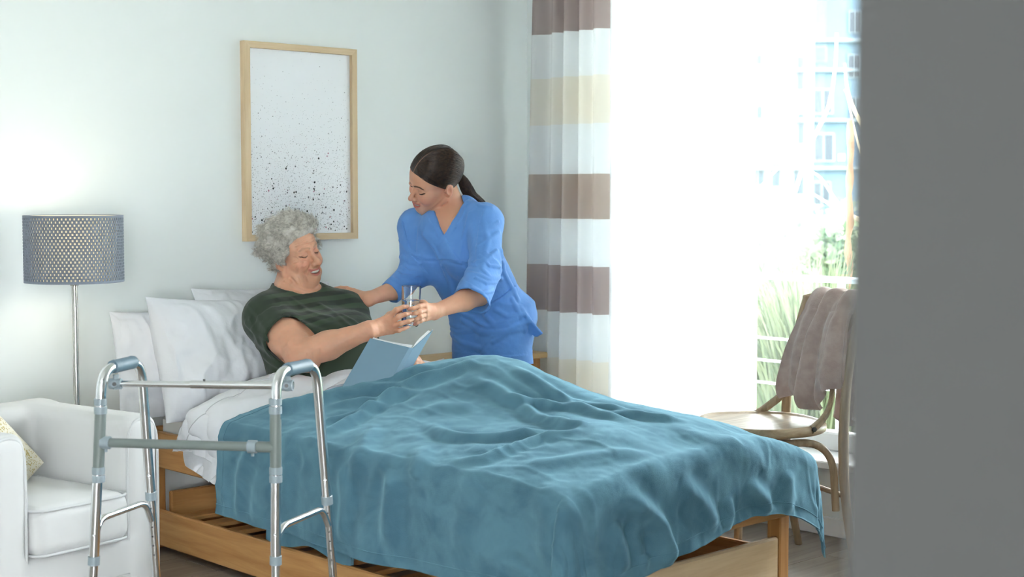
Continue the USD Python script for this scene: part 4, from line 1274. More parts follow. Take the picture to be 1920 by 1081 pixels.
class Head:
    def __init__(self, c, L, Fw, U, s=1.0):
        self.R = np.stack([L, Fw, U], 1).astype(float)
        self.R, _ = np.linalg.qr(self.R); self.R *= np.sign((self.R*np.stack([L, Fw, U], 1)).sum(0))
        self.c, self.s = np.array(c, float), s

    def W(self, x, y, z):
        return self.c+self.R@np.array([x, y, z], float)*self.s

    def local(self, P):
        return (P-self.c)@self.R/self.s

    def build(self, F, neck, rn, old):
        W, s, R = self.W, self.s, self.R
        E = lambda c, r: ell(W(*c), np.array(r)*s, R)
        B = lambda c, r: ball(W(*c), r*s)
        C = lambda a, b, ra, rb: cone(W(*a), W(*b), ra*s, rb*s)
        F.add(E((0, -.010, .034), (.074, .096, .083)), .02)
        F.add(E((0, .026, .030), (.063, .061, .060)), .02)
        F.add(E((0, .026, -.034), (.058+.003*old, .060, .068)), .02)
        for q in (-1, 1):
            F.add(C((q*.050, .002, -.056), (q*.015, .064, -.097), .019+.004*old, .017), .03)
            F.add(B((q*.042, .050, -.022), .024), .02)
            F.add(B((q*(.034+.003*old), .066, -.040), .0215), .018)
            F.add(C((q*.012, .0815, .0165), (q*.044, .067, .017), .0095, .008), .012)
            if old:
                F.add(B((q*.043, .040, -.086), .0255), .022)
        F.add(B((0, .070, -.097), .0195), .02)
        F.add(C((0, .0785, .009), (0, .1055, -.036), .0056+.0008*old, .0082+.002*old), .010)
        F.add(B((0, .1070, -.0395), .0100+.0025*old), .006)
        for q in (-1, 1):
            F.add(B((q*.0115, .0975, -.0430), .0072+.0022*old), .006)
            F.sub(B((q*.0066, .1035, -.0515), .0033), .002)
            F.sub(E((q*.0315, .0965, -.0015), (.0195, .0140, .0105)), .012)
            F.add(B((q*.0315, .0730, -.002), .0156), .004)
        # ears
        for q in (-1, 1):
            ax = W(q*.078, -.016, -.010)
            Re = R@np.array([[math.cos(.35*q), -math.sin(.35*q), 0], [math.sin(.35*q), math.cos(.35*q), 0], [0, 0, 1]]).T
            F.add(ell(ax, np.array((.0085, .0195, .0315))*s, Re), .008)
            F.sub(E((q*.0885, -.011, -.008), (.0085, .0105, .0175)), .005)
            F.add(B((q*.074, -.005, -.0375), .0085), .008)
            F.add(B((q*.077, .001, -.012), .0055), .005)
        # neck
        F.add(cone(W(0, -.034, -.045), neck, (.045)*s, rn), .014)
        if old:
            F.add(B((0, .030, -.106), .027), .02)
        # muzzle, lips and the open smile
        F.add(E((0, .0685, -.068), (.029, .0265, .027)), .016)
        up = [W(-.030, .0735, -.0585), W(-.022, .0850, -.0622), W(-.012, .0935, -.0642), W(-.004, .0975, -.0640), W(0, .0975, -.0650), W(.004, .0975, -.0640), W(.012, .0935, -.0642), W(.022, .0850, -.0622), W(.030, .0735, -.0585)]
        lo = [W(-.029, .0735, -.0600), W(-.021, .0830, -.0715), W(-.011, .0910, -.0798), W(0, .0945, -.0822), W(.011, .0910, -.0798), W(.021, .0830, -.0715), W(.029, .0735, -.0600)]
        for L_, r in ((up, .0029), (lo, .0037)):
            for a, b in zip(L_[:-1], L_[1:]):
                F.add(cone(a, b, r*s, r*s), .004)
        F.sub(E((0, .0965, -.0722), (.0165, .015, .0062)), .002)
        for q in (-1, 1):
            F.sub(E((q*.0130, .0915, -.0702), (.0100, .014, .0040)), .002)
        # creases
        G = lambda pts, w, a: F.ridge([W(*p) for p in pts], max(w, .0027)*s, a*(1.6+.9*old))
        for q in (-1, 1):
            G([(q*.0215, .0930, -.046), (q*.030, .083, -.057), (q*.0345, .074, -.071)], .0042, -.0015-.0014*old)
            G([(q*.0185, .085, .0035), (q*.0315, .0895, .0055), (q*.045, .078, .0015)], .0022, -.0014)
            G([(q*.020, .0865, -.0050), (q*.0315, .0905, -.0095), (q*.043, .0815, -.0055)], .0014, -.0013)
            if old:
                G([(q*.046, .066, -.052), (q*.050, .052, -.075), (q*.046, .048, -.095)], .004, -.0022)
                G([(q*.052, .058, -.045), (q*.058, .042, -.068)], .0035, -.0018)
                G([(q*.019, .088, -.014), (q*.031, .087, -.0185), (q*.045, .078, -.014)], .003, -.0016)
                for k in range(3):
                    G([(q*.048, .072, -.004-.004*k), (q*.058, .056, .002-.009*k)], .0022, -.0014)
        for q in (-1, 1):
            F.ridge([W(*p) for p in ((q*.060, -.006, -.078), (q*.046, .028, -.099), (q*.022, .056, -.117), (0, .062, -.121))], .0065*s, -.0045-.001*old)
        if old:
            for z in (.030, .039, .048):
                G([(-.050, .066, z+.002), (-.028, .086, z+.006), (0, .091, z+.003), (.028, .086, z+.006), (.050, .066, z+.002)], .0028, -.0013)
            for k in range(3):
                G([(-.035, .055, -.118-.012*k), (0, .068, -.126-.012*k), (.035, .055, -.118-.012*k)], .004, -.0020)
        self.lips = (up, lo)

    def paint(self, P, col, lip, brow, lash, blush, shadow, brow_w, lash_w, brow_k=.9):
        W, s = self.W, self.s
        q = self.local(P)
        q2 = q*np.array([1, 0, 1])
        def line(pts):
            return np.where(q[:, 1] > .03, seg_d(q2, np.array(pts)*np.array([1, 0, 1]))[0], 1.0)
        def mix(m, c):
            nonlocal col
            m = np.clip(m, 0, 1)[:, None]
            col = col*(1-m)+np.array(c)*m
        face = (q[:, 1] > .02) & (np.abs(q[:, 2]) < .14) & (np.abs(q[:, 0]) < .09)
        for k in (-1, 1):
            mix(.55*np.exp(-(((q-[k*.040, .072, -.036])/[.022, .03, .018])**2).sum(1)), blush)
            mix(.45*np.exp(-(((q-[k*.0315, .085, .006])/[.016, .02, .007])**2).sum(1)), shadow)
        mix(.40*np.exp(-(((q-[0, .115, -.042])/[.013, .02, .010])**2).sum(1)), blush)
        for k in (-1, 1):
            mix(.55*np.exp(-(((q-[k*.082, -.012, -.01])/[.012, .02, .03])**2).sum(1)), blush)
        up, lo = self.lips
        d = np.maximum(np.minimum(line([self.local(p) for p in up]), line([self.local(p) for p in lo])), np.minimum(seg_d(P, up)[0], seg_d(P, lo)[0])/s-.0022)
        mix(.85*smoothstep(.0048, .0032, d)*face*smoothstep(.071, .079, q[:, 1])*smoothstep(.029, .024, np.abs(q[:, 0])), lip)
        ax_ = np.abs(q[:, 0])
        zc = -.0730+.0115*(ax_/.03)**2
        inn = (np.abs(q[:, 2]-zc) < .0072*np.clip(1-(ax_/.027)**2, 0, 1)) & (q[:, 1] < .0905-.0235*(ax_/.03)**1.7) & (q[:, 1] > .05)
        mix(inn*1.0, (.12, .035, .035))
        for k in (-1, 1):
            d = line([(k*.010, .0905, .0165), (k*.022, .092, .0215), (k*.036, .082, .0225), (k*.047, .070, .0165)])
            mix(brow_k*smoothstep(brow_w*1.25, brow_w*.6, d)*face, brow)
            d = line([(k*.0205, .0865, -.0076), (k*.024, .0895, -.0084), (k*.0315, .0905, -.0096), (k*.039, .0870, -.0084), (k*.0475, .0795, -.0035)])
            mix(smoothstep(lash_w*1.5, lash_w*.7, d)*face, lash)
        return col

    def teeth(self):
        W = self.W
        pts = spline([W(-.0230, .0790, -.0655), W(-.012, .0882, -.0692), W(0, .0915, -.0702), W(.012, .0882, -.0692), W(.0230, .0790, -.0655)], 41)
        k = np.arange(41)
        return tube(pts, (.0052-.0005*(k % 6 == 2))*np.interp(np.abs(k-20), [0, 12, 20], [1, .92, .6])*self.s, 10)


def limb(F, pts, radii, k=.01):
    pts = [np.asarray(p, float) for p in pts]
    for a, b, ra, rb in zip(pts[:-1], pts[1:], radii[:-1], radii[1:]):
        F.add(cone(a, b, ra, rb), k)


def hand(F, wrist, rw, fingers, thumb, s=1.0, back=None):
    """palm from the wrist to the knuckles; fingers: lists of knuckle, two joints and tip"""
    w = np.asarray(wrist, float)
    kn = [np.asarray(f[0], float) for f in fingers]
    ctr = np.mean(kn, 0)
    ax = (ctr-w)
    for i, k in enumerate(kn):
        root = w+ax*.18+(k-ctr)*.55
        F.add(cone(root, k, .0135*s, .0108*s), .014)
    F.add(cone(w, w+ax*.30, rw, .017*s), .02)
    for f, (r0, r1) in zip(fingers, ((.0093, .0066), (.0096, .0068), (.0091, .0065), (.0080, .0056))):
        rr = np.array([r0*1.06, r0*.98, (r0+r1)*.5, r1])*s
        limb(F, f, rr, .003)
        F.add(ball(f[1], rr[1]*1.07), .003)
    rr = np.array([.0135, .0112, .0100, .0078])*s
    limb(F, thumb, rr, .008)


def grow_noise(amp, sc, seed):
    return lambda P: (amp*nz(P, sc, seed, 3)).astype(np.float32)


def strands(t, name, curves, width, mat, label=None):
    path = numbered(t.path+'/'+name)
    c = UsdGeom.BasisCurves.Define(stage, path)
    c.CreateTypeAttr('linear')
    c.CreateCurveVertexCountsAttr([len(k) for k in curves])
    c.CreatePointsAttr(Vt.Vec3fArray.FromNumpy((np.vstack(curves)-t.loc).astype(np.float32)))
    c.CreateWidthsAttr(Vt.FloatArray([float(width)])); c.SetWidthsInterpolation('constant')
    UsdShade.MaterialBindingAPI.Apply(c.GetPrim()).Bind(mat)
    setdata(c.GetPrim(), label, None, None, 'stuff')


def hairmat(name, c1, c2, rough):
    return usdkit.material(stage, '/World/Looks/'+name, {'g': ('geometry', {}), 'n': ('noise_texture', dict(scale=90.0, detail=2.0)), 'r': ('rgb_ramp', dict(ramp=[(.3, c1), (.7, c2)])), 'p': ('principled_bsdf', dict(roughness=rough, specular_ior_level=.5))},
                           [('g.position', 'n.vector'), ('n.fac', 'r.fac'), ('r.color', 'p.base_color')], surface='p.BSDF')


# ======================= the older woman sitting up in bed
hw = Head((3.110, 4.410, 1.035), (.954, .183, .236), (.179, -.983, .039), (-.239, -.006, .971), .99)
shR, shL = at(500, 596, 5.22), at(650, 590, 5.40)
neckb = at(553, 556, 5.34)
pelv = np.array([3.13, 4.20, .575])
lt = (shL-shR)/np.linalg.norm(shL-shR)
chest = (shR+shL)/2+np.array([0, 0, -.055])
tu = (chest-pelv)/np.linalg.norm(chest-pelv)
tf = np.cross(tu, lt); tf *= np.sign(tf @ np.array([0, -1, 0]))


def old_torso(F, g):
    for q in (-1, 1):
        F.add(cone(pelv+lt*q*.075, chest+lt*q*.080, .130+g, .105+g), .06)
        F.add(cone(chest+lt*q*.03+np.array([0, 0, .02]), (shR, shL)[q > 0], .085+g, .060+g), .05)
        F.add(ell(chest+lt*q*.085+tf*.095-tu*.105, np.array((.085, .075, .085))+g, np.stack([lt, tf, tu], 1)), .05)
    F.add(ball(pelv+tf*.07+tu*.07, .135+g), .06)
    F.add(cone(chest+np.array([0, 0, .03]), neckb-np.array([0, 0, .004]), .085+g, .064+g*.5), .05)
    for q, e in ((-1, shR), (1, shL)):
        F.add(cone(neckb+np.array([0, .01, .022]), e*.75+neckb*.25+np.array([0, 0, .012]), .050+g, .052+g), .04)


eR, wR = at(569, 664, 5.01), at(692, 619, 4.99)
eL, wL = at(676, 668, 5.32), at(792, 696, 5.10)
F = Field()
hw.build(F, neckb+np.array([0, .02, -.03]), .054, 1)
old_torso(F, 0)
mid = eR*.62+wR*.38
limb(F, [shR, shR*.45+eR*.55, eR, mid, wR], [.062, .064, .050, .047, .029], .02)
F.add(ball(eR+np.array([.0, .02, -.015]), .044), .03)
limb(F, [shL, eL, wL], [.060, .050, .028], .02)
D = lambda px, py, d: at(px, py, d)
woman_R = [[D(732, 592, 5.035), D(743, 580.5, 5.030), D(755.5, 575, 5.040), D(764.5, 574.2, 5.058)],
           [D(735.5, 602, 5.030), D(747, 593.5, 5.018), D(760, 588.8, 5.028), D(770.5, 586.4, 5.046)],
           [D(736.5, 611.5, 5.030), D(751, 606.5, 5.016), D(765.5, 602, 5.026), D(774.5, 599, 5.044)],
           [D(736, 620.5, 5.032), D(748, 618.5, 5.022), D(757.5, 615.5, 5.030), D(765.5, 612.5, 5.042)]]
woman_Rt = [D(716, 603, 5.035), D(731, 590, 5.075), D(744, 583, 5.105), D(757, 579, 5.118)]
hand(F, wR, .029, woman_R, woman_Rt, .98)
woman_L = [[D(783, 672, 5.055), D(777, 668.5, 5.030), D(770, 671, 5.018), D(765, 676.5, 5.016)],
           [D(785, 677, 5.050), D(778, 675, 5.022), D(770, 678.5, 5.010), D(765, 684, 5.010)],
           [D(785, 683, 5.045), D(777, 682, 5.018), D(769, 685.5, 5.008), D(763, 690, 5.008)],
           [D(784, 689, 5.042), D(776, 689, 5.020), D(769, 692, 5.012), D(763, 695, 5.012)]]
hand(F, wL, .026, woman_L, [D(789, 684, 5.08), D(782, 672, 5.09), D(774, 668, 5.085), D(767, 668, 5.075)], .88)
FB = Field(); FB.ops = list(F.ops)
for pts, w, a in ([[(558, 457), (568, 448), (583, 443)], .0026, -.0020], [[(556, 466), (566, 455), (580, 449), (593, 446)], .0026, -.0024], [[(560, 471), (575, 458), (589, 453)], .0026, -.0018], [[(582, 458), (583, 467)], .0026, -.0022],
                  [[(566, 484), (574, 487), (582, 483)], .0030, -.0022], [[(548, 491), (556, 488), (565, 486)], .0026, -.0022], [[(549, 496), (557, 493), (566, 491)], .0026, -.0024], [[(553, 502), (561, 495)], .0026, -.0020],
                  [[(558, 507), (560, 500), (567, 491)], .0030, -.0024], [[(583, 494), (578, 504), (574, 513)], .0040, -.0035], [[(573, 511), (575, 519), (578, 527)], .0040, -.0016], [[(567, 517), (568, 527), (573, 537)], .0040, -.0020],
                  [[(559, 521), (562, 530), (566, 538)], .0032, -.0022], [[(601, 498), (605, 507), (604, 514)], .0030, -.0026], [[(545, 522), (556, 534), (572, 541), (588, 543), (599, 536)], .0050, -.0060], [[(533, 528), (551, 541), (573, 549)], .0036, -.0034],
                  [[(545, 540), (566, 548), (584, 551)], .0034, -.0030], [[(583, 516), (592, 519), (601, 514)], .0034, -.0030], [[(570, 500), (576, 496), (582, 497)], .0030, .0012]):
    L_ = hit(FB, pts)
    if len(L_) > 1:
        F.ridge(L_, w, a)
for a, b in ((.10, -.0016), (.18, -.0014), (.27, -.0014)):       # skin folds near the elbow and wrist
    p = eR*(1-a)+wR*a
    F.ridge([p+np.array([0, 0, -.055]), p-fh*.04+np.array([0, 0, -.035]), p-fh*.05], .004, b)
for a in (.90, .94, .97):
    p = eR*(1-a)+wR*a
    F.ridge([p+np.array([0, 0, -.03]), p-fh*.030, p+np.array([0, 0, .03])], .002, -.0010)
F.warp(grow_noise(.0022, 55, 7))
lo_, hi_ = np.minimum(pelv, shR)-[.25, .35, .16], np.array([3.56, 4.66, 1.22])
bw = surface(F, lo_, hi_, .0022)
P = bw[0]
v1 = nz(P, 30, 5)[:, None]; v2 = nz(P, 120, 6)[:, None]
col = np.array(lin(214, 160, 132))*(1+.22*v1)+np.array([.05, -.01, -.015])*v2
hnd = np.exp(-((P-np.mean([f[1] for f in woman_R], 0))**2).sum(1)/.06**2)[:, None]
col = col*(1-.35*hnd)+np.array(lin(206, 146, 120))*.35*hnd
for f in woman_R+woman_L:
    tip = f[3]-fh*.004+np.array([0, 0, .002])
    m = np.exp(-((P-tip)**2).sum(1)/.0045**2)[:, None]*.55
    col = col*(1-m)+np.array(lin(232, 186, 176))*m
col = hw.paint(P, col, lin(186, 100, 94), lin(158, 124, 100), lin(74, 52, 44), lin(214, 134, 112), lin(186, 126, 106), .0036, .0016, .5)
wt = Thing('person', 'older woman with curly grey hair in a dark green shirt sitting up in bed', 'person', pelv)
part(wt, 'body', bw, SKIN, smooth=True, col=np.clip(col, 0, 1))
part(wt, 'teeth', hw.teeth(), TEETH, smooth=True)

# shirt
SH1, SH2 = lin(50, 66, 48), lin(30, 42, 32)
SHIRT = painted('green_jersey', .85, bump=(500, .15, .001), sheen_weight=.15)
F = Field()
old_torso(F, .012)
sR = shR*.47+eR*.53
F.add(cone(shR, sR, .080, .076), .04)
F.add(capcone(shR*.75+eR*.25, sR, .080, .083), .012)
sL = shL*.5+eL*.5
F.add(cone(shL, sL, .076, .074), .04)
F.add(capcone(shL*.75+eL*.25, sL, .076, .076), .012)
u_ = (eR-shR)/np.linalg.norm(eR-shR)
u2_ = (eL-shL)/np.linalg.norm(eL-shL)
nup = neckb-(neckb-np.array([0, 0, .1]))*0
F.sub(ell(neckb+tf*.050+np.array([0, 0, .050]), np.array((.100, .094, .082)), np.stack([lt, tf, np.cross(lt, tf)], 1)), .004)
F.sub(cone(neckb+np.array([0, 0, .045]), hw.W(0, 0, -.03), .076, .10), .006)
# folds: armpit, under the bust, at the waist
FB = Field(); FB.ops = list(F.ops)
arm = shR*.6+eR*.4
for pts, w, a in ([[(505, 640), (535, 655), (548, 690)], .012, .007], [[(470, 600), (485, 640), (480, 690)], .014, .006], [[(548, 590), (590, 605), (640, 625)], .012, -.005], [[(560, 612), (575, 640), (590, 655)], .010, .006],
                  [[(545, 560), (580, 585), (620, 596)], .010, .004], [[(600, 572), (630, 590), (655, 612)], .010, .005], [[(478, 655), (510, 680), (545, 700)], .012, .006], [[(475, 690), (505, 705), (530, 708)], .010, .005], [[(515, 560), (530, 590), (540, 612)], .010, -.004], [[(462, 605), (480, 625), (498, 632)], .010, .006], [[(468, 570), (490, 600), (500, 615)], .010, .005], [[(590, 640), (620, 640), (650, 632)], .010, .005], [[(640, 590), (660, 600), (675, 612)], .008, .005], [[(486, 660), (500, 680), (520, 692)], .009, -.004]):
    L_ = hit(FB, pts)
    if len(L_) > 1:
        F.ridge(L_, w, a)
F.warp(grow_noise(.008, 14, 11))
F.warp(grow_noise(.0025, 45, 12))
F.sub(capcone(sR-u_*.035, sR+u_*.10, .074, .078), .004)
F.sub(cone(sR+u_*.05, sR+u_*.2, .072, .072), .001)
F.sub(capcone(sL-u2_*.03, sL+u2_*.10, .066, .068), .004)
sm = surface(F, np.minimum(pelv, shR)-[.22, .30, .14], np.array([3.52, 4.66, 1.0]), .0042)
P = sm[0]
h_ = (P-pelv)@tu
front = smoothstep(.0, .05, (P-chest)@tf)*smoothstep(-.05, .03, (P-shR)@lt+.02)
st = smoothstep(.35, .65, .5+.5*np.sin(h_*2*PI/.046+.6))*.9
band = np.clip(front, 0, 1)*smoothstep(.10, .16, h_)*smoothstep(.40, .34, h_)
m = (st*band)[:, None]
colr = np.array(lin(40, 55, 40))*(1-m*.0)
colr = colr*(1-band[:, None])+(np.array(SH1)*1.25*m+np.array(SH2)*.8*(1-st[:, None]))*band[:, None]
arm_d = seg_d(P, [shR, sR])[0]
part(wt, 'shirt', sm, SHIRT, smooth=True, col=np.clip(colr, 0, 1))

# curly grey hair: a soft mass and the locks over it
HAIRG = hairmat('grey_hair', lin(158, 152, 144), lin(228, 223, 214), .55)
HAIRB = plain('grey_hair_mass', lin(178, 173, 166), .9, vary=(60, lin(206, 202, 195)))
r = np.random.default_rng(12)
ctr, rad = np.array([0, -.016, .046]), np.array([.085, .098, .089])
cutn = np.array([0, .068, -.072]); cutn = cutn/np.linalg.norm(cutn)
F = Field()
F.add(ell(hw.W(*ctr), rad*hw.s, hw.R), .01)
lumps = []
for k in range(70):
    d = r.normal(size=3); d /= np.linalg.norm(d)
    p = ctr+d*rad*1.0
    if (p-np.array([0, .078, .066]))@cutn > -.012:
        continue
    lumps.append(p)
    F.add(ball(hw.W(*p), r.uniform(.012, .022)), .014)
F.cut(hw.W(0, .083, .062), hw.R@cutn, .02)
for q in (-1, 1):
    F.add(ball(hw.W(q*.070, .022, .022), .020), .015)
    F.add(ball(hw.W(q*.074, .004, .012), .020), .015)
    F.sub(ball(hw.W(q*.088, -.004, -.030), .031), .01)
for x in (-.05, -.025, 0, .025, .05):
    F.add(ball(hw.W(x, .070-.5*x*x/.05, .082-.3*abs(x)), .017), .012)
F.warp(grow_noise(.012, 38, 3))
hm = surface(F, hw.c-.17, hw.c+.19, .0036)
hr = part(wt, 'hair', hm, HAIRB, smooth=True, label='short curly grey hair')
V = hm[0]
NV_ = np.zeros_like(V)
fn_ = np.cross(V[hm[1][:, 1]]-V[hm[1][:, 0]], V[hm[1][:, 2]]-V[hm[1][:, 0]])
for k in range(3):
    np.add.at(NV_, hm[1][:, k], fn_)
NV_ /= np.maximum(np.linalg.norm(NV_, axis=1, keepdims=True), 1e-12)
lq = hw.local(V)
ok_ = np.where(((lq-ctr)@cutn < .080) & (np.linalg.norm(np.abs(lq)*[1, 0, 0]+lq*[0, 1, 1]-np.array([.085, -.004, -.032]), axis=1) > .030))[0]
pick_ = r.choice(ok_, 24000)
n_ = 10
P0, N0 = V[pick_], NV_[pick_]
l0 = hw.local(P0)
flow = np.stack([l0[:, 0]*6, -.35-l0[:, 1]*2, -.6+0*l0[:, 2]], 1)
flow = np.where((l0[:, 1] > .03)[:, None], np.stack([l0[:, 0]*5, -.5+0*l0[:, 0], .35+0*l0[:, 0]], 1), flow)
flow = flow@hw.R.T
flow -= N0*np.einsum('ij,ij->i', flow, N0)[:, None]
flow /= np.maximum(np.linalg.norm(flow, axis=1, keepdims=True), 1e-6)
ang = nz(P0, 13, 31)*3.0
bi = np.cross(N0, flow)
ln = r.uniform(.024, .052, len(P0)); crv = (nz(P0, 20, 44)*10)
pts = [P0-N0*.003]
flow = flow+nz(P0, 40, 77)[:, None]*bi*.8
dirv = flow*np.cos(ang)[:, None]+bi*np.sin(ang)[:, None]
for k in range(n_):
    tt = k/n_
    a2 = crv*tt*1.1
    dd = dirv*np.cos(a2)[:, None]+np.cross(N0, dirv)*np.sin(a2)[:, None]+N0*(np.where(l0[:, 2] < .03, .02, .09)[:, None]-.27*tt)
    pts.append(pts[-1]+dd*(ln/n_)[:, None]+r.normal(0, .00018, P0.shape))
pts = np.stack(pts, 1)
strands(wt, 'hair_strands', list(pts), .0008, HAIRG, 'fine silvery curls')

# ======================= the nurse leaning over the bed
hn = Head((3.579, 4.186, 1.300), (-.054, -.873, -.485), (-.877, .274, -.395), (-.478, -.404, .780), 1.0)
nsL, nsR = at(909, 417, 5.42), at(778, 424, 5.63)
nneck = at(856, 398, 5.565)
npel = at(920, 585, 5.66)
nchest = at(848, 452, 5.56)
lat = (nsL-nsR)/np.linalg.norm(nsL-nsR)
nu_ = (nchest-npel)/np.linalg.norm(nchest-npel)
lat = lat-nu_*(lat@nu_); lat /= np.linalg.norm(lat)
nf_ = np.cross(lat, nu_); nf_ *= np.sign(nf_@(-CF))
NR_ = np.stack([lat, nf_, nu_], 1)
neL, nwL = at(900, 552, 5.27), at(814, 584, 5.13)
neR, nwR = at(766, 534, 5.56), at(690, 560, 5.40)
F = Field()
hn.build(F, nneck+np.array([0, 0, -.02]), .046, 0)
for q in (-1, 1):
    F.add(cone(npel+lat*q*.06, nchest+lat*q*.06, .085, .085), .06)
    F.add(cone(nchest+lat*q*.02+nu_*.05, (nsR, nsL)[q > 0], .062, .050), .05)
    F.add(ell(nchest+lat*q*.075+nf_*.065-nu_*.03, (.060, .055, .062), NR_), .04)
F.add(cone(nchest+nu_*.06, nneck, .07, .048), .03)
FB = Field(); FB.ops = list(F.ops)
F.ridge(hit(FB, [(797, 402), (812, 393), (827, 380), (838, 368)]), .0065, -.0055)
F.ridge(hit(FB, [(838, 440), (843, 425), (848, 412)]), .005, .002)
limb(F, [nsL, neL, neL*.65+nwL*.35, nwL], [.048, .037, .0365, .023], .015)
limb(F, [nsR, neR, neR*.65+nwR*.35, nwR], [.046, .035, .0345, .024], .015)
nurse_L = [[D(797, 571.5, 5.085), D(786, 574, 5.060), D(775.5, 577.5, 5.050), D(766.5, 579.5, 5.056)],
           [D(798.5, 580.5, 5.080), D(787, 584.5, 5.050), D(779, 586.8, 5.044), D(772.5, 588, 5.050)],
           [D(798, 589.5, 5.080), D(788, 594, 5.052), D(781, 598, 5.046), D(776, 600.8, 5.052)],
           [D(797, 597.5, 5.085), D(789, 601, 5.060), D(782, 605, 5.052), D(777, 608, 5.056)]]
hand(F, nwL, .0235, nurse_L, [D(806, 576, 5.12), D(794, 568, 5.135), D(782, 566, 5.145), D(773, 567, 5.148)], .90)
DR = lambda px, py, d: at(px, py-3, d+.075)
nurse_R = [[DR(664, 548, 5.375), DR(650, 543.5, 5.365), DR(639, 542, 5.37), DR(628, 543.5, 5.385)],
           [DR(662, 553, 5.36), DR(648, 548, 5.345), DR(636, 546.5, 5.35), DR(625, 548.5, 5.365)],
           [DR(662, 560, 5.345), DR(649, 556, 5.33), DR(638, 555, 5.335), DR(629, 557.5, 5.345)],
           [DR(665, 567, 5.335), DR(654, 564, 5.32), DR(645, 564, 5.32), DR(638, 566.5, 5.328)]]
hand(F, nwR, .0245, nurse_R, [DR(678, 563, 5.37), DR(672, 572, 5.345), DR(669, 579, 5.33), DR(667, 586, 5.322)], .92)
F.warp(grow_noise(.0008, 60, 7))
bn = surface(F, np.array([3.02, 3.78, .60]), np.array([4.10, 4.60, 1.46]), .0021)
F = Field()
for q in (-1, 1):
    hip = npel+lat*q*.075
    knee = np.array([hip[0]+.01, hip[1]-.0, .46]); ank = np.array([hip[0]+.01, hip[1]+.02, .08])
    limb(F, [hip, knee, ank], [.082, .055, .040], .03)
    limb(F, [ank, ank+np.array([0, 0, -.035]), ank+np.array([-.13, -.03, -.045])], [.038, .036, .030], .02)
F.add(ball(npel, .10), .06)
bn = cat_(bn, surface(F, np.array([3.30, 3.78, -.03]), np.array([4.10, 4.60, 1.05]), .007))
P = bn[0]
col = np.array(lin(222, 166, 138))*(1+.10*nz(P, 30, 15)[:, None])
for f in nurse_L+nurse_R:
    tip = f[3]-fh*.004+np.array([0, 0, .002])
    m = np.exp(-((P-tip)**2).sum(1)/.0045**2)[:, None]*.8
    col = col*(1-m)+np.array(lin(222, 140, 146))*m
col = hn.paint(P, col, lin(196, 104, 98), lin(62, 44, 38), lin(24, 18, 18), lin(222, 140, 120), lin(170, 116, 100), .0034, .0021)
nt_ = Thing('person', 'young nurse with a dark ponytail in a blue tunic leaning over the bed', 'person', (npel[0], npel[1], 0))
part(nt_, 'body', bn, SKIN, smooth=True, col=np.clip(col, 0, 1))
part(nt_, 'teeth', hn.teeth(), TEETH, smooth=True)

TUNIC = plain('blue_tunic', lin(98, 152, 222), .7, bump=(34, .25, .006), vary=(18, lin(92, 146, 218)), sheen_weight=.1)
F = Field()
for q in (-1, 1):
    F.add(cone(npel+lat*q*.062, nchest+lat*q*.066, .098, .098), .06)
    F.add(cone(nchest+lat*q*.02+nu_*.05, (nsR, nsL)[q > 0], .073, .063), .05)
    F.add(ell(nchest+lat*q*.075+nf_*.070-nu_*.035, (.070, .066, .078), NR_), .05)
    F.add(ball(npel+lat*q*.066-nf_*.022-nu_*.05, .092), .06)
F.add(cone(nchest+nu_*.06, nneck-np.array([0, 0, .015]), .082, .062), .05)
hemz = .600
for q in (-1, 1):
    a, b = npel+lat*q*.068, npel+lat*q*.070
    F.add(capcone(np.array([*a[:2], npel[2]+.02]), np.array([b[0], b[1]-.01, hemz]), .098, .104), .05)
# three-quarter sleeves, hollow at the cuff
CUFFS = []
cufL, cufR = at(884, 563, 5.225), at(731, 549, 5.49)
for s_, m_, c_, r0, r1, r2 in ((nsL, at(911, 500, 5.33), cufL, .062, .058, .066), (nsR, at(777, 512, 5.585), cufR, .058, .056, .044)):
    F.add(cone(s_, m_, r0, r1), .03)
    u_ = (c_-m_)/np.linalg.norm(c_-m_)
    F.add(capcone(m_, c_, r1, r2), .02)
    CUFFS.append(capcone(c_-u_*.05, c_+u_*.03, r2-.010, r2-.005))
F.add(cone(at(867, 389, 5.48), nsL, .036, .052), .03)
F.add(cone(at(872, 392, 5.55), npel*.3+nchest*.7-nf_*.06, .050, .09), .05)


def wedge(v0, va, vb, n, dep):
    """the space between two edges that meet at v0"""
    n = n/np.linalg.norm(n)
    na = np.cross(va-v0, n); na *= -np.sign(na@(vb-v0))/np.linalg.norm(na)
    nb = np.cross(vb-v0, n); nb *= -np.sign(nb@(va-v0))/np.linalg.norm(nb)
    A_ = [np.array(x, np.float32) for x in (v0, na, nb, n)]
    def fn(P):
        q = P-A_[0]
        return np.maximum(np.maximum(q@A_[1], q@A_[2]), np.abs(q@A_[3])-dep)
    return (fn, (v0+va+vb)/3, float(np.linalg.norm(va-v0))*4)


def step(L_, w, amp, side_):
    """an edge of cloth: one side of the line lies higher and fades out"""
    L_ = np.array(L_, np.float32)
    cr, cu = CR.astype(np.float32), CU.astype(np.float32)
    def fn(P):
        best = np.full(len(P), 1e9, np.float32); sg = np.zeros(len(P), np.float32)
        for a, b in zip(L_[:-1], L_[1:]):
            ab = b-a; q = P-a
            t_ = np.clip((q@ab)/max(ab@ab, 1e-12), 0, 1)
            e = q-t_[:, None]*ab
            d2 = np.einsum('ij,ij->i', e, e)
            m = d2 < best
            best = np.where(m, d2, best)
            sg = np.where(m, (ab@cr)*(q@cu)-(ab@cu)*(q@cr), sg)
        return amp*np.exp(-best/(w*w))*(sg*side_ > 0)
    c = L_.mean(0)
    F.ops.append(('r', fn, c, float(np.linalg.norm(L_-c, axis=1).max())+2.5*w, 0))


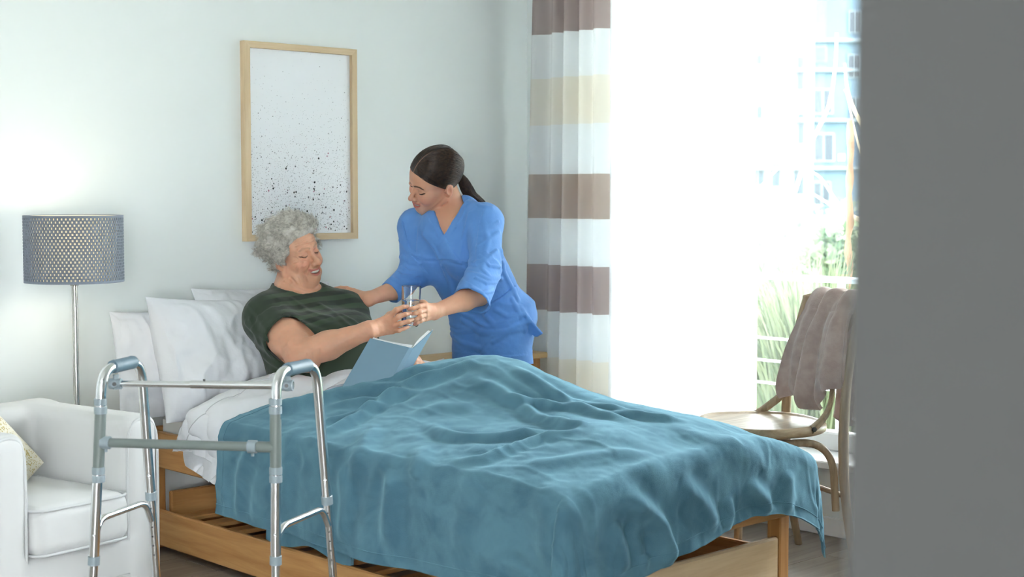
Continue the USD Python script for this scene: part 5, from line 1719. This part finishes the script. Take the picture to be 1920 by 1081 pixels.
# V neck
v0 = at(831, 441, 5.43); va, vb = at(806, 388, 5.45), at(872, 372, 5.42)
vn = np.cross(va-v0, vb-v0); vn /= np.linalg.norm(vn); vn *= np.sign(vn@(-CF))
F.sub(wedge(v0, va, vb, vn, .095), .002)
F.sub(cone(nneck+nf_*.01, hn.W(0, .0, -.05), .056, .075), .004)
# side vent flap at the back
f0, f1 = at(984, 578, 5.56), at(999, 630, 5.53)
F.add(rbox((f0+f1)/2, (.017, .007, np.linalg.norm(f1-f0)/2), .005, np.stack([np.cross((f0-f1)/np.linalg.norm(f1-f0), nf_), nf_, (f0-f1)/np.linalg.norm(f1-f0)], 1)), .02)
FB = Field(); FB.ops = list(F.ops)
def T(pts, d, w, a):
    L_ = hit(FB, pts)
    if len(L_) > 1:
        F.ridge(L_, w, a)
for pts, w, a, sd in ([[(839, 453), (848, 466), (864, 490)], .022, .0045, -1], [[(796, 392), (808, 418), (820, 442)], .010, .0022, 1], [[(880, 374), (868, 405), (848, 436)], .012, .0025, -1],
                      [[(915, 573), (940, 556), (965, 537)], .022, .0050, -1], [[(908, 392), (898, 420), (893, 460), (891, 492)], .020, .0045, 1], [[(756, 420), (764, 450), (771, 478), (795, 505)], .018, .0050, -1],
                      [[(876, 528), (897, 540), (914, 556)], .012, .0024, -1], [[(724, 530), (745, 545), (762, 556)], .010, .0020, 1], [[(770, 483), (800, 488), (838, 486), (868, 490), (890, 496)], .014, .0028, 1], [[(840, 655), (880, 662), (930, 668), (985, 664)], .010, .0020, -1]):
    L_ = hit(FB, pts)
    if len(L_) > 1:
        step(L_, w, a, sd)
T([(772, 482), (800, 488), (835, 490), (865, 498), (890, 500)], 5.37, .006, -.004)          # seam under the bust
pass                        # the wrapped edge
T([(915, 572), (940, 556), (964, 537)], 5.40, .004, -.003); T([(918, 576), (944, 560), (968, 542)], 5.40, .008, .004)   # pocket
for pts, w, a in ([[(878, 512), (900, 516), (920, 524), (936, 520)], .010, .008], [[(738, 503), (752, 516), (770, 518), (788, 514)], .010, .008], [[(893, 492), (912, 486), (932, 470)], .010, .007], [[(896, 462), (915, 450), (935, 436)], .010, .006], [[(900, 440), (918, 426), (934, 416)], .009, .005], [[(745, 478), (760, 486), (776, 484)], .009, .006], [[(836, 612), (858, 622), (884, 618)], .012, .008], [[(890, 600), (915, 612), (945, 606), (968, 596)], .012, .008], [[(925, 630), (950, 622), (978, 604)], .011, .007], [[(782, 430), (778, 470), (792, 500)], .012, -.005], [[(880, 560), (910, 590), (930, 612), (950, 606)], .014, .008], [[(868, 600), (900, 622), (950, 620), (990, 600)], .016, .010],
                  [[(850, 570), (870, 590), (890, 596)], .012, .007], [[(925, 640), (955, 620), (985, 615)], .012, .007], [[(940, 470), (945, 510), (970, 560)], .014, .007], [[(905, 505), (920, 520), (940, 522)], .010, .006],
                  [[(892, 520), (912, 530), (932, 528)], .009, .006], [[(752, 500), (768, 510), (785, 508)], .009, .006], [[(755, 480), (770, 492), (788, 494)], .009, .005], [[(885, 375), (900, 385), (922, 390)], .010, .004],
                  [[(840, 620), (862, 640), (900, 652)], .014, .006], [[(905, 410), (915, 450), (905, 500)], .014, .005], [[(830, 500), (845, 530), (850, 570)], .014, .005], [[(795, 440), (815, 465), (825, 485)], .012, .004],
                  [[(885, 540), (905, 548), (925, 545)], .009, .006], [[(880, 552), (900, 560), (918, 560)], .007, -.004], [[(900, 480), (918, 498), (938, 500)], .009, .005], [[(735, 520), (755, 532), (785, 530)], .010, .007],
                  [[(742, 505), (760, 518), (785, 518)], .007, -.004], [[(750, 450), (765, 470), (785, 480)], .010, .006], [[(960, 560), (975, 590), (985, 620)], .012, .006], [[(850, 640), (870, 655), (900, 662)], .010, -.004],
                  [[(880, 400), (870, 440), (862, 480)], .010, .003], [[(862, 500), (880, 540), (895, 575)], .012, -.004], [[(835, 600), (855, 612), (880, 615)], .012, .006], [[(930, 580), (950, 592), (985, 590)], .012, .007], [[(896, 385), (893, 420), (886, 455)], .006, -.003]):
    T(pts, 5.36, w*.62, a*(1.7 if a > 0 else .8))
F.warp(grow_noise(.010, 11, 21))
F.warp(grow_noise(.003, 32, 22))
for c_ in CUFFS:
    F.sub(c_, .002)
tm = surface(F, np.array([3.22, 3.80, hemz-.03]), np.array([4.18, 4.64, 1.30]), .0034)
part(nt_, 'tunic', tm, TUNIC, smooth=True)
F = Field()
for q in (-1, 1):
    hip = npel+lat*q*.075
    F.add(cone([hip[0], hip[1], hip[2]-.03], [hip[0]+.01, hip[1], .46], .096, .082), .03)
    F.add(capcone([hip[0]+.01, hip[1], .50], [hip[0]+.01, hip[1]+.02, .06], .084, .078), .03)
F.warp(grow_noise(.012, 9, 25))
part(nt_, 'trousers', surface(F, np.array([3.50, 3.85, .03]), np.array([4.14, 4.50, .85]), .008), TUNIC, smooth=True)
SHOE = plain('white_clog', (.75, .75, .76), .4)
for q in (-1, 1):
    hip = npel+lat*q*.075
    a = np.array([hip[0]+.01, hip[1]+.02, .035])
    F = Field()
    F.add(cone(a+[.03, .0, .003], a+[-.15, -.03, -.003], .040, .036), .02)
    F.cut((0, 0, .001), (0, 0, -1), .003)
    F.cut(a+[0, 0, .045], (0, 0, 1), .01)
    part(nt_, 'shoe', surface(F, a-[.25, .12, .05], a+[.12, .12, .08], .006), SHOE, smooth=True)

# dark hair combed from a centre parting into a ponytail
HAIRD = hairmat('dark_hair', lin(36, 27, 24), lin(74, 55, 46), .28)
HCAP = painted('dark_hair_cap', .45)
ctr, rad = np.array([0, -.012, .035]), np.array([.0795, .1015, .0880])
cutn = np.array([0, .060, -.078]); cutn = cutn/np.linalg.norm(cutn)
def keep(q):
    z_cut = (q-np.array([0, .080, .064]))@cutn
    return z_cut+.30*np.maximum(np.abs(q[..., 0])-.045, 0)*np.where(q[..., 1] > .0, 1, 0)
F = Field()
F.add(ell(hn.W(*ctr), rad, hn.R), .01)
F.add(ell(hn.W(0, -.040, .02), (.066, .064, .070), hn.R), .02)
F.cut(hn.W(0, .080, .064), hn.R@cutn, .002)
for q in (-1, 1):
    F.sub(ball(hn.W(q*.090, -.004, -.020), .031), .004)
    F.sub(ball(hn.W(q*.078, .066, .012), .026), .012)
cm = surface(F, hn.c-.15, hn.c+.16, .003)
lq = hn.local(cm[0])
pm_ = (np.exp(-(lq[:, 0]/.0017)**2)*smoothstep(-.02, .02, lq[:, 1]))[:, None]
ccol = np.array(lin(38, 28, 25))*(1-pm_)+np.array(lin(150, 110, 92))*pm_
part(nt_, 'hair', cm, HCAP, smooth=True, col=ccol, label='dark hair with a centre parting')
r = np.random.default_rng(21)
tie = np.array([0, -.100, -.038])
curves = []
cv = lq[(np.linalg.norm((lq-ctr)/rad, axis=1) > .93)]
for k in r.choice(len(cv), 7000):
    p0 = cv[k]
    q = 1.0 if p0[0] > 0 else -1.0
    d0 = (p0-ctr)/rad; l0 = np.linalg.norm(d0); d0 /= l0
    d1 = (tie+np.array([q*.004, 0, 0])-ctr)/rad; d1 /= np.linalg.norm(d1)
    sd = np.array([q*.85, .0, .22])
    om = math.acos(np.clip(d0@d1, -1, .999))
    s = np.linspace(0, 1, 13)[:, None]
    lf = r.uniform(0, .014)
    for lift_ in (.22, .5, .9, 1.5):
        sd = np.array([q*.85, .0, lift_])
        dd = (np.sin((1-s)*om)*d0+np.sin(s*om)*d1)/max(math.sin(om), 1e-3)
        dd = dd+sd*(.42*np.sin(s*PI)*max(.1, 1-abs(d0[0])*1.1)*min(1, om))
        dd /= np.linalg.norm(dd, axis=1, keepdims=True)
        c = ctr+dd*rad*(1.010+lf*np.sin(s*PI)**.5+(max(l0, 1.0)-1)*(1-s)*.9+.06*np.exp(-((s-.62)/.28)**2))
        if not (((c-np.array([0, .080, .064]))@cutn)[:10] > .0020).any():
            curves.append((hn.c+(c@hn.R.T)))
            break
strands(nt_, 'hair_strands', curves, .0009, HAIRD)
tw_ = hn.W(*tie)
part(nt_, 'hair_tie', tube([hn.W(0, -.100, -.038)+hn.R@np.array([.013*math.cos(a), 0, .013*math.sin(a)]) for a in np.linspace(0, 2*PI, 20, endpoint=False)], .004, 8, closed=True), RUBBER)
e_ = [tw_, hn.W(0, -.113, -.050), at(880, 362, 5.60), at(896, 378, 5.62), at(908, 420, 5.66), at(912, 460, 5.69)]
core = spline(e_, 16)
part(nt_, 'ponytail', tube(core, np.interp(np.linspace(0, 1, 16), [0, .25, .7, 1], [.011, .020, .022, .004]), 12), plain('ponytail_core', lin(40, 29, 25), .5))
curves = []
for k in range(900):
    a, rr = r.uniform(0, 2*PI), math.sqrt(r.uniform(.3, 1.15))
    w_ = np.interp(np.linspace(0, 1, 16), [0, .25, .7, 1], [.011, .023, .027, .012])
    o = np.stack([np.cos(a+np.linspace(0, .5, 16))*w_*rr, np.sin(a+np.linspace(0, .5, 16))*w_*rr, 0*w_], 1)
    curves.append(core+o+np.cumsum(r.normal(0, .0005, (16, 3)), 0))
strands(nt_, 'ponytail_strands', curves, .0012, HAIRD)
